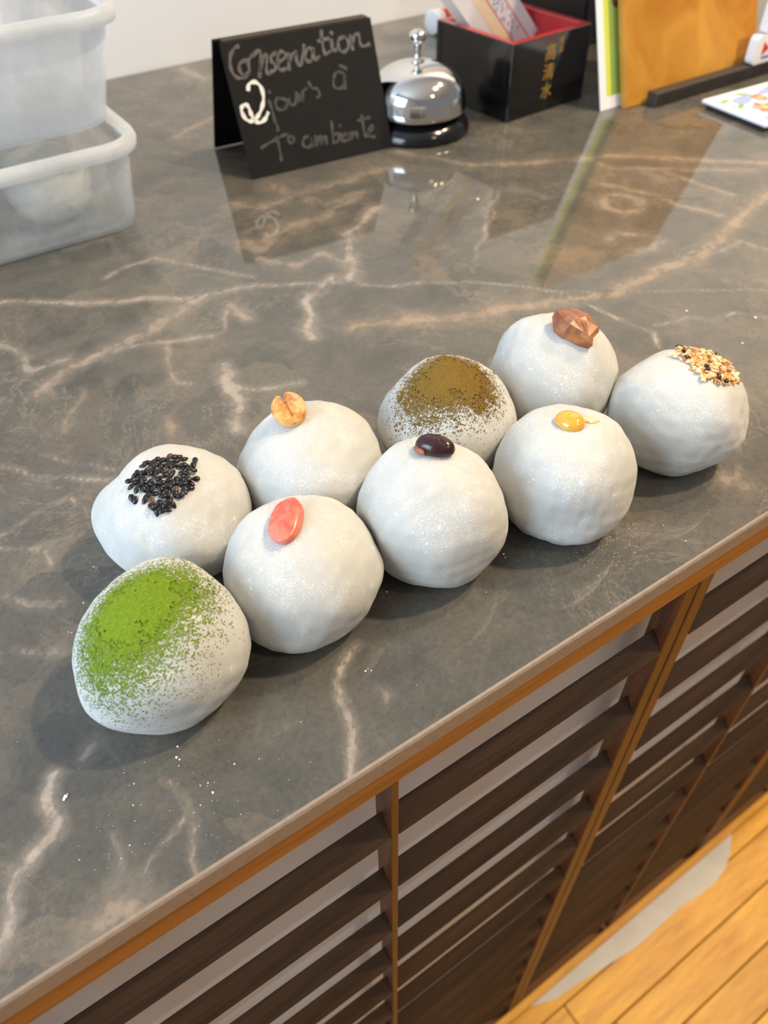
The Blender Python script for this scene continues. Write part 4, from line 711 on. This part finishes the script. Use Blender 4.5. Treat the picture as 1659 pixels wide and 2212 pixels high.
# toasted coconut flakes, each its own part
flake_me = []
for kind in range(9):
    r2 = random.Random(kind)
    lx, ly, lz = (r2.uniform(0.0022, 0.0040), r2.uniform(0.0010, 0.0019), r2.uniform(0.0004, 0.0008))
    bm = bmesh.new(); box_bm(bm, (-lx / 2, -ly / 2, -lz / 2), (lx / 2, ly / 2, lz / 2))
    bmesh.ops.subdivide_edges(bm, edges=[e for e in bm.edges if abs((e.verts[0].co - e.verts[1].co).x) > lx * 0.9], cuts=2)
    bend = r2.uniform(-220, 220)
    for v in bm.verts:
        v.co.z += bend * v.co.x ** 2
        v.co += Vector([r2.uniform(-1, 1) * 0.00016 for _ in range(3)])
    me = bpy.data.meshes.new('coconut_flake'); bm.to_mesh(me); bm.free(); me.materials.append(FLAKE[(0, 0, 1, 1, 0, 1, 0, 2, 1)[kind]]); flake_me.append(me)
t = MO['cocon'][0]; r_ = random.Random(2)
for k, p in enumerate(COCONUT):
    mt = frame('cocon', p, None, r_.uniform(0, 6.28))
    for layer in range(2):
        o = link_obj('coconut_flake', r_.choice(flake_me), None, t)
        o.matrix_local = mt @ Matrix.Translation((r_.uniform(-0.0008, 0.0008), r_.uniform(-0.0008, 0.0008), 0.0003 + layer * 0.0009)) @ Matrix.Rotation(r_.uniform(0, 6.28), 4, 'Z') @ Matrix.Rotation(r_.uniform(-0.5, 0.5), 4, 'Y') @ Matrix.Rotation(r_.uniform(-0.6, 0.6), 4, 'X')
    if k % 13 == 4:
        o = link_obj('sesame_seed', seedA, None, t)
        o.matrix_local = mt @ Matrix.Translation((0, 0, 0.0016)) @ Matrix.Rotation(r_.uniform(-0.5, 0.5), 4, 'Y')

# powder caps: a crumbly shell where it lies thick, loose grains around it
def powder(key, name, mat, ngrain, thr, label):
    t, pts, d = MO[key]
    g = np.zeros(len(pts))
    for c, sx, sy, w in POWDER[key]:
        dd = np.linalg.norm(pts - np.array(c), axis=1)
        g += w * np.exp(-(dd / (0.5 * (sx + sy) * 1.25)) ** 2)
    rr = np.random.RandomState(len(key))
    wob = np.zeros(len(pts))
    for i in range(14):
        k = rr.normal(size=3); k *= rr.uniform(350, 1500) / np.linalg.norm(k)
        wob += np.sin(pts @ k + rr.uniform(0, 6.28)) * 0.05
    F = np.array(ICO_F)
    e1 = pts[F[:, 1]] - pts[F[:, 0]]; e2 = pts[F[:, 2]] - pts[F[:, 0]]
    nrm = np.cross(e1, e2); area = np.linalg.norm(nrm, axis=1) / 2; nf = nrm / (2 * area[:, None] + 1e-15)
    vn = np.zeros_like(pts)
    for k in range(3): np.add.at(vn, F[:, k], nf)
    vn /= np.linalg.norm(vn, axis=1)[:, None] + 1e-12
    gf = (g + wob)[F].min(1) + rr.uniform(-0.22, 0.22, len(F)) + 0.16 * np.repeat(rr.uniform(-1, 1, len(F) // 8 + 1), 8)[:len(F)]
    core = np.where(gf > thr)[0]
    used = np.unique(F[core]); remap = -np.ones(len(pts), int); remap[used] = np.arange(len(used))
    hgt = 0.00015 + 0.00050 * rr.rand(len(used)) + 0.0003 * np.clip(g[used] - thr, 0, 1)
    sv = [tuple(p) for p in pts[used] + vn[used] * hgt[:, None]]
    sf = [tuple(int(x) for x in remap[f]) for f in F[core]]
    # grains
    gm = np.clip(g[F].mean(1), 0, 1.3) ** 1.6 * area
    idx = rr.choice(len(F), ngrain, p=gm / gm.sum())
    b = rr.dirichlet((1, 1, 1), ngrain)
    pos = (pts[F[idx]] * b[:, :, None]).sum(1) + nf[idx] * 0.00012
    s = rr.uniform(0.00012, 0.00036, ngrain)
    tx = np.cross(nf[idx], rr.normal(size=(ngrain, 3))); tx /= np.linalg.norm(tx, axis=1)[:, None]
    ty = np.cross(nf[idx], tx)
    el = rr.uniform(0.6, 1.5, ngrain)
    loc4 = np.stack([pos + tx * (s * el)[:, None], pos + ty * s[:, None], pos - tx * (s * el)[:, None], pos - ty * s[:, None], pos + nf[idx] * (0.35 * s)[:, None]], 1)
    gv = loc4.reshape(-1, 3)
    b0 = len(sv); sv += [tuple(p) for p in gv]
    for k in range(ngrain):
        q = b0 + 5 * k; sf += [(q, q + 1, q + 4), (q + 1, q + 2, q + 4), (q + 2, q + 3, q + 4), (q + 3, q, q + 4)]
    o = link_mesh(name, sv, sf, mat, t, False); o['kind'] = 'stuff'; o['label'] = label
powder('matcha', 'green_powder', MATCHA, 26000, 0.74, 'fine bright green powder')
powder('kinako', 'brown_powder', KINAKO, 22000, 0.54, 'fine brown powder')

# flour crumbs on the stone
cv, cf = [], []
r_ = random.Random(8)
for x, y, s in CRUMBS:
    b0 = len(cv)
    for (ax_, ay_, az_) in ((1, 0, 0.4), (0, 1, 0.4), (-1, 0, 0.4), (0, -1, 0.4), (0, 0, 1.1), (0, 0, 0)):
        cv.append((x + s * ax_ * r_.uniform(0.6, 1.3), y + s * ay_ * r_.uniform(0.6, 1.3), 0.0001 + max(0, s * az_ * r_.uniform(0.6, 1.0))))
    cf += [tuple(b0 + i for i in f) for f in ((0, 1, 4), (1, 2, 4), (2, 3, 4), (3, 0, 4), (1, 0, 5), (2, 1, 5), (3, 2, 5), (0, 3, 5))]
o = link_mesh('flour_crumbs', cv, cf, FLOUR, None, False)
tag(o, 'tiny white flour crumbs scattered on the worktop around the mochi', 'flour'); o['kind'] = 'stuff'

# ------------------------------------------------------------------ folded blackboard sign
sign = thing('tent_sign', 'black tent sign with grey chalk handwriting standing on the worktop', 'sign', (SIGN_FOOT[0], SIGN_FOOT[1], 0), math.radians(-5))
HB = 0.0902; lean = math.atan2(0.0335, 0.0838)
def board(name, flip):
    o = box(name, (-0.0600, 0.0, 0.0), (0.0600, 0.0022, HB), BOARD, sign, 0.0003)
    return o
fb = board('front_board', False); fb.matrix_local = Matrix.Rotation(-lean, 4, 'X')
bb = board('rear_board', True); bb.matrix_local = Matrix.Translation((-0.0035, 0.0700, 0.0005)) @ Matrix.Rotation(lean, 4, 'X')
box('hinge_strip', (-0.058, 0.0330, 0.0826), (0.0575, 0.0372, 0.0846), BOARD_EDGE, sign, 0.0003)

def smooth_line(pts, sub=6):
    P_ = [Vector(p) for p in pts]
    if len(P_) < 3: return P_
    out = []
    for i in range(len(P_) - 1):
        p0, p1, p2, p3 = P_[max(i - 1, 0)], P_[i], P_[i + 1], P_[min(i + 2, len(P_) - 1)]
        for k in range(sub):
            u = k / sub
            out.append(0.5 * ((2 * p1) + (p2 - p0) * u + (2 * p0 - 5 * p1 + 4 * p2 - p3) * u * u + (3 * p1 - p0 - 3 * p2 + p3) * u ** 3))
    out.append(P_[-1]); return out
def strokes(name, lines, width, mat, parent, h=0.00025, z0=0.0):
    """flat ribbons lying in a plane facing -y: (s, t) -> (x, z)"""
    v, f = [], []
    for ln in lines:
        L = smooth_line([Vector((p[0], p[1])) for p in ln])
        b0 = len(v)
        for i, p in enumerate(L):
            d = (L[min(i + 1, len(L) - 1)] - L[max(i - 1, 0)]).normalized(); nn = Vector((-d.y, d.x))
            ww = width / 2 * (0.85 + 0.25 * math.sin(i * 0.7))
            e = d * (-width * 0.3 if i == 0 else width * 0.3 if i == len(L) - 1 else 0)
            a, b = p + nn * ww + e, p - nn * ww + e
            v += [(a.x, z0 - h, a.y), (b.x, z0 - h, b.y), (a.x, z0 + 0.0001, a.y), (b.x, z0 + 0.0001, b.y)]
        for i in range(len(L) - 1):
            q = b0 + 4 * i
            f += [(q, q + 1, q + 5, q + 4), (q + 1, q + 3, q + 7, q + 5), (q, q + 4, q + 6, q + 2)]
        q = b0 + 4 * (len(L) - 1)
        f += [(b0, b0 + 2, b0 + 3, b0 + 1), (q, q + 1, q + 3, q + 2)]
    return link_mesh(name, v, f, mat, parent, False)
strokes('chalk_writing', STROKES['a'], 0.0026, CHALK_GREY, fb)['label'] = 'grey chalk handwriting'
strokes('chalk_numeral', STROKES['b'], 0.0028, CHALK_WHITE, fb)['label'] = 'bold white numeral two'
strokes('chalk_writing', STROKES['c'], 0.0022, CHALK_DIM, fb)['label'] = 'faint grey chalk handwriting'
strokes('chalk_writing', STROKES['d'], 0.0022, CHALK_DIM, fb)['label'] = 'faint grey chalk handwriting'

# ------------------------------------------------------------------ desk bell
bell = thing('desk_bell', 'chrome desk bell on a black round base', 'bell', (0.4045, 0.4490, 0))
lathe('base', [(0, 0), (0.0425, 0), (0.0435, 0.001), (0.0435, 0.004), (0.041, 0.0085), (0.036, 0.012), (0.030, 0.0145), (0.026, 0.0185), (0, 0.0185)], BLACK_GLOSS, bell, 72)
dp = [(0.0395, 0.0170), (0.0400, 0.0185), (0.0398, 0.0215), (0.0388, 0.0260)]
for k in range(1, 15):
    a = math.radians(90 * k / 15)
    dp.append((0.0388 * math.cos(a) ** 0.92, 0.0260 + 0.0245 * math.sin(a)))
dp += [(0.004, 0.0506), (0.0, 0.0506)]
lathe('dome', dp, CHROME, bell, 96)
kn = lathe('knob', [(0.0055, 0.0503), (0.0055, 0.0515), (0.0026, 0.0522), (0.0022, 0.0570), (0.0030, 0.0600), (0.0024, 0.0622), (0.0052, 0.0648), (0.0068, 0.0675), (0.0062, 0.0705), (0.0035, 0.0722), (0, 0.0728)], CHROME, bell, 40)

# ------------------------------------------------------------------ lacquered measuring box with slips
masu = thing('lacquer_box', 'square black lacquer box with red inside and gold lettering', 'box', (0.4718, 0.4135, 0), math.radians(4))
MS, MH, MT = 0.092, 0.0585, 0.0065
for nm, lo, hi in (('front_wall', (0, 0, 0), (MS, MT, MH)), ('rear_wall', (0, MS - MT, 0), (MS, MS, MH)), ('side_wall', (0, MT, 0), (MT, MS - MT, MH)), ('side_wall', (MS - MT, MT, 0), (MS, MS - MT, MH)), ('bottom', (MT, MT, 0), (MS - MT, MS - MT, 0.005))):
    box(nm, lo, hi, LACQUER, masu, 0.0006)
lv, lf = [], []
i0, i1, oz = MT - 0.0004, MS - MT + 0.0004, MH + 0.0003
e0, e1 = 0.0008, MS - 0.0008
ringsq = [[(e0, e0, oz), (e1, e0, oz), (e1, e1, oz), (e0, e1, oz)], [(i0, i0, oz), (i1, i0, oz), (i1, i1, oz), (i0, i1, oz)]]
ins = 0.0008
ringsq.append([(i0 + ins, i0 + ins, oz - 0.001), (i1 - ins, i0 + ins, oz - 0.001), (i1 - ins, i1 - ins, oz - 0.001), (i0 + ins, i1 - ins, oz - 0.001)])
ringsq.append([(x, y, 0.0055) for x, y, z in ringsq[2]])
ringsq = [[(x, y, MH - 0.0003) for x, y, z in ringsq[0]]] + ringsq
v, f = loft(ringsq, False, True)
link_mesh('lining', v, f, RED_LACQUER, masu, False)['label'] = 'red lacquered lining and rim'
def text_mesh(name, txt, size, mat, parent, mtx, extrude=0.0002, label=None):
    cu = bpy.data.curves.new(name, 'FONT'); cu.body = txt; cu.size = size; cu.extrude = extrude; cu.align_x = 'CENTER'; cu.align_y = 'CENTER'
    tmp = bpy.data.objects.new(name, cu); COL.objects.link(tmp)
    dg = bpy.context.evaluated_depsgraph_get()
    me = bpy.data.meshes.new_from_object(tmp.evaluated_get(dg)); me.name = name
    bpy.data.objects.remove(tmp); bpy.data.curves.remove(cu)
    me.materials.clear()
    o = link_obj(name, me, mat, parent); o.matrix_local = mtx
    if label: o['label'] = label
    return o
FACE = Matrix.Rotation(math.radians(90), 4, 'X')
for k, ch in enumerate('高清水'):
    text_mesh('gold_character', ch, 0.0135, GOLD, masu, Matrix.Translation((0.0445, -0.0001, 0.0445 - 0.0145 * k)) @ FACE)
for k, ch in enumerate('清酒'):
    text_mesh('gold_character', ch, 0.0055, GOLD, masu, Matrix.Translation((0.0560, -0.0001, 0.0520 - 0.0062 * k)) @ FACE)

def strip(name, label, cx, y, cz, w, ln, ang, bands, thick=0.0004):
    """an upright paper slip leaning by ang in the xz plane; bands are (from, to, material, part name)"""
    o = box(name, (-w / 2, 0, 0), (w / 2, thick, ln), PAPER, None, 0.0)
    o.location = (cx, y, cz); o.rotation_euler = (0, ang, 0)
    tag(o, label, 'paper')
    for a, b, mt, nm in bands:
        q = box(nm, (-w / 2 + a * w, -0.00015, 0.0), (-w / 2 + b * w, 0.0, ln), mt, o)
    return o
sl = strip('paper_slip', 'white paper slip with cream band, red lines and blue scribbles standing in the lacquer box', 0.5370, 0.474, 0.0280, 0.046, 0.16, math.radians(-43.5),
           [(0.27, 0.47, CREAM, 'cream_band'), (0.485, 0.505, RED_INK, 'red_line'), (0.765, 0.785, RED_INK, 'red_line')])
r_ = random.Random(6); sc = []
for k in range(46):
    zz = 0.02 + k * 0.0027; xx = 0.006 + r_.uniform(-0.0045, 0.0045)
    sc.append([(xx, zz), (xx + r_.uniform(-0.002, 0.002), zz + 0.002), (xx + r_.uniform(0.0005, 0.003), zz + r_.uniform(0, 0.003))])
strokes('blue_scribble', sc, 0.0006, BLUE_INK, sl, 0.0002)
s2 = strip('paper_slip', 'plain white paper slip behind the scribbled one in the lacquer box', 0.5376, 0.487, 0.0245, 0.046, 0.165, math.radians(-43.8), [])

# tube lying behind the box
tube = thing('marker_tube', 'small white tube with a red cap lying behind the lacquer box', 'tube', (0.568, 0.650, 0.0115))
tube.rotation_euler = (0, math.radians(90), math.radians(4))
lathe('barrel', [(0, 0), (0.0105, 0), (0.0115, 0.001), (0.0115, 0.012), (0, 0.012)], PAPER, tube, 32)
lathe('cap', [(0, 0.012), (0.0098, 0.012), (0.0098, 0.048), (0.0085, 0.050), (0, 0.050)], RED_STRONG, tube, 32)

# dark folder standing behind
fo = thing('menu_folder', 'dark navy menu folder standing behind the lacquer box', 'folder', (0.588, 0.530, 0), math.radians(-2))
for k, (x0_, x1_, ln_) in enumerate(((0.0, 0.086, 8), (0.0862, 0.180, 8))):
    c_ = box('cover', (x0_, 0, 0), (x1_, 0.003, 0.20), DARK_FOLDER, fo, 0.0005)
    c_.rotation_euler = (math.radians(-ln_), 0, 0)
fb2 = box('spine', (0.083, -0.0012, 0.0), (0.0892, 0.0, 0.198), LACQUER, fo, 0.0005); fb2.rotation_euler = (math.radians(-8), 0, 0)
sup = box('stand_foot', (0.03, 0.0, 0.0), (0.14, 0.045, 0.004), DARK_FOLDER, fo, 0.0005)

# ------------------------------------------------------------------ leaflet, honey board and black stand
LEAN = math.radians(18)
stand = thing('display_stand', 'black wooden display stand with a front ledge holding the honey coloured board', 'stand', (0.576, 0.378, 0))
lg = box('ledge', (0.0215, -0.0130, 0.0), (0.215, -0.0018, 0.0115), BLACK_WOOD, stand, 0.0008)
bk = box('easel_back', (0.03, 0.0125, 0.0), (0.165, 0.0165, 0.15), BLACK_WOOD, stand, 0.0008); bk.rotation_euler = (-LEAN, 0, 0)
box('easel_foot', (0.06, 0.018, 0.0), (0.13, 0.075, 0.005), BLACK_WOOD, stand, 0.0008)
hb = box('wooden_board', (0, 0, 0), (0.172, 0.006, 0.215), HONEY, None, 0.0008, (0.576, 0.378, 0.0003)); hb.rotation_euler = (-LEAN, 0, 0)
tag(hb, 'honey coloured wooden board leaning in the black stand', 'board')
lf_ = thing('leaflet', 'white leaflet with lime and green stripes behind the wooden board', 'leaflet', (0.5545, 0.3865, 0.0003)); lf_.rotation_euler = (-LEAN, 0, 0)
box('sheet', (0, 0, 0), (0.15, 0.0008, 0.21), PAPER, lf_, 0.0)
box('lime_stripe', (0.0075, -0.0002, 0.010), (0.0132, 0.0, 0.2095), LIME, lf_)
box('green_stripe', (0.0132, -0.0002, 0.010), (0.148, 0.0, 0.2095), GREEN, lf_)
q = lathe('brown_dot', [(0, 0), (0.0055, 0), (0.0055, 0.0002), (0, 0.0002)], BROWN, lf_, 24)
q.matrix_local = Matrix.Translation((0.0225, -0.0002, 0.079)) @ Matrix.Rotation(math.radians(90), 4, 'X')

# small printed packets standing on the ledge
def packet(label, x, z, w, h, print_fn):
    t = thing('printed_packet', label, 'packet', (x, 0.3655, z), 0, 'white packets on the stand ledge')
    ring = rrect(w, h, 0.005, 6, w / 2, h / 2)
    v, f = loft([[(a, 0.0, b) for a, b in ring], [(a, 0.008, b) for a, b in ring]], True, True)
    link_mesh('packet_body', v, f, PAPER, t, False)
    print_fn(t)
def tri(t):
    link_mesh('red_triangle', [(0.011, -0.0003, 0.007), (0.011, -0.0003, 0.018), (0.020, -0.0003, 0.0115), (0.011, 0, 0.007), (0.011, 0, 0.018), (0.020, 0, 0.0115)],
              [(0, 2, 1), (0, 3, 5, 2), (2, 5, 4, 1), (1, 4, 3, 0)], RED_STRONG, t, False)
    box('blue_line', (0.012, -0.0003, 0.004), (0.04, 0, 0.0058), BLUE_INK, t)
packet('white packet with a red triangle standing on the black ledge', 0.7200, 0.0117, 0.06, 0.0235, tri)
packet('white packet stacked on the one with the red triangle', 0.7290, 0.0354, 0.055, 0.026, lambda t: box('red_line', (0.02, -0.0003, 0.009), (0.05, 0, 0.011), RED_STRONG, t))

# flower printed postcard lying in front of the stand
co = thing('flower_postcard', 'white flower-printed postcard lying on the worktop before the stand', 'postcard', (0.628, 0.2755, 0), math.radians(-3))
box('shadow_base', (0.003, 0.003, 0), (0.125, 0.066, 0.0035), BLACK_WOOD, co, 0.0006)  # black slab put in for the shadow beneath the raised card
box('printed_top', (0, 0, 0.0036), (0.128, 0.069, 0.0060), PAPER, co, 0.0005)
PET = [simple_mat('petal_print_%s' % k, c, 0.6, 0.1, 200) for k, c in (('pink', srgb(232, 120, 118)), ('rose', srgb(236, 160, 150)), ('blue', srgb(150, 170, 214)), ('yellow', srgb(240, 206, 110)), ('leaf', srgb(140, 170, 110)))]
r_ = random.Random(12)
def blob(x, y, rx, ry, mt, nm, z, rot=0.0):
    v, f = loft([[(a, b, 0) for a, b in ell(rx, ry, 18, lambda t_: 1 + 0.12 * math.sin(3 * t_ + x * 900))], [(a, b, 0.0001) for a, b in ell(rx, ry, 18, lambda t_: 1 + 0.12 * math.sin(3 * t_ + x * 900))]])
    o = link_mesh(nm, v, f, mt, co, False, (x, y, z)); o.rotation_euler = (0, 0, rot)
for (x, y, rx, ry) in ((0.030, 0.050, 0.016, 0.007), (0.070, 0.056, 0.02, 0.006), (0.022, 0.010, 0.014, 0.006), (0.09, 0.016, 0.018, 0.008)): blob(x, y, rx, ry, PET[2], 'blue_wash', 0.0060, 0.3)
for fx, fy, s in ((0.030, 0.028, 1.0), (0.052, 0.022, 0.9), (0.080, 0.036, 1.1), (0.045, 0.046, 0.7), (0.105, 0.05, 0.9)):
    for k in range(5):
        a = k * 1.2566 + fx * 50
        blob(fx + 0.006 * s * math.cos(a), fy + 0.006 * s * math.sin(a), 0.0058 * s, 0.0046 * s, PET[k % 2], 'petal', 0.00612 + 0.00003 * k, a)
    blob(fx, fy, 0.0032 * s, 0.0032 * s, PET[3], 'flower_heart', 0.0064)
for x, y, a in ((0.015, 0.040, 0.5), (0.038, 0.060, -0.4), (0.066, 0.010, 0.9), (0.012, 0.055, 0.2)): blob(x, y, 0.007, 0.0026, PET[4], 'leaf', 0.00615, a)

# ------------------------------------------------------------------ stacked plastic boxes
def tub(label, x0, y0, z, wb, db, wt, dt, h, rot=0.0, clear=PP):
    """tapered tub; (x0, y0) is the middle of its bottom"""
    t = thing('plastic_tub', label, 'tub', (x0, y0, z), rot, 'stacked plastic tubs')
    r0, r1, th = 0.018, 0.022, 0.0016
    R = lambda w, d, r, zz: [(a, b, zz) for a, b in rrect(w, d, r, 7)]
    rings = [R(wb - 0.012, db - 0.012, r0 - 0.004, 0.0), R(wb - 0.003, db - 0.003, r0, 0.0022), R(wb, db, r0, 0.007), R(wt, dt, r1, h - 0.004),
             R(wt - 2 * th, dt - 2 * th, r1 - th, h - 0.004), R(wb - 2 * th, db - 2 * th, r0 - th, 0.008), R(wb - 0.012, db - 0.012, r0 - 0.004, 0.0022)]
    v, f = loft(rings, True, True)
    link_mesh('tub_body', v, f, clear, t)
    rim = [R(wt - 0.001, dt - 0.001, r1, h - 0.0085), R(wt + 0.009, dt + 0.009, r1 + 0.004, h - 0.0085), R(wt + 0.011, dt + 0.011, r1 + 0.005, h - 0.004), R(wt + 0.0085, dt + 0.0085, r1 + 0.004, h),
           R(wt - 0.0005, dt - 0.0005, r1, h + 0.0002), R(wt - 0.0045, dt - 0.0045, r1 - 0.002, h - 0.0012), R(wt - 0.0045, dt - 0.0045, r1 - 0.002, h - 0.0045), R(wt - 0.001, dt - 0.001, r1, h - 0.0045)]
    v, f = loft(rim + [rim[0]], False, False)
    link_mesh('rim', v, f, PP_RIM, t)
    return t
tub('milky plastic tub at the bottom of the stack, holding mochi', 0.031, 0.492, 0.0002, 0.240, 0.160, 0.252, 0.172, 0.0600, 0.0, PP_CLEAR)
tub('milky plastic tub in the middle of the stack', 0.046, 0.500, 0.0612, 0.214, 0.146, 0.240, 0.160, 0.0660)
tub('tall milky plastic tub standing inside the middle tub', 0.030, 0.500, 0.0640, 0.150, 0.108, 0.172, 0.128, 0.1140)
for x, y, a, H, s, lab in ((0.108, 0.468, 0.031, 0.044, 31, 'floured mochi at the right end inside the bottom plastic tub'),
                           (0.044, 0.470, 0.030, 0.043, 32, 'floured mochi in the middle inside the bottom plastic tub'),
                           (-0.022, 0.472, 0.030, 0.043, 33, 'floured mochi at the left inside the bottom plastic tub')):
    t = thing('mochi', lab, 'mochi', (x, y, 0.0026), 0, 'mochi inside the tub')
    link_mesh('dough', mochi_shape(DIRS, a, H, 2.1, s, []), ICO_F, DOUGH, t)
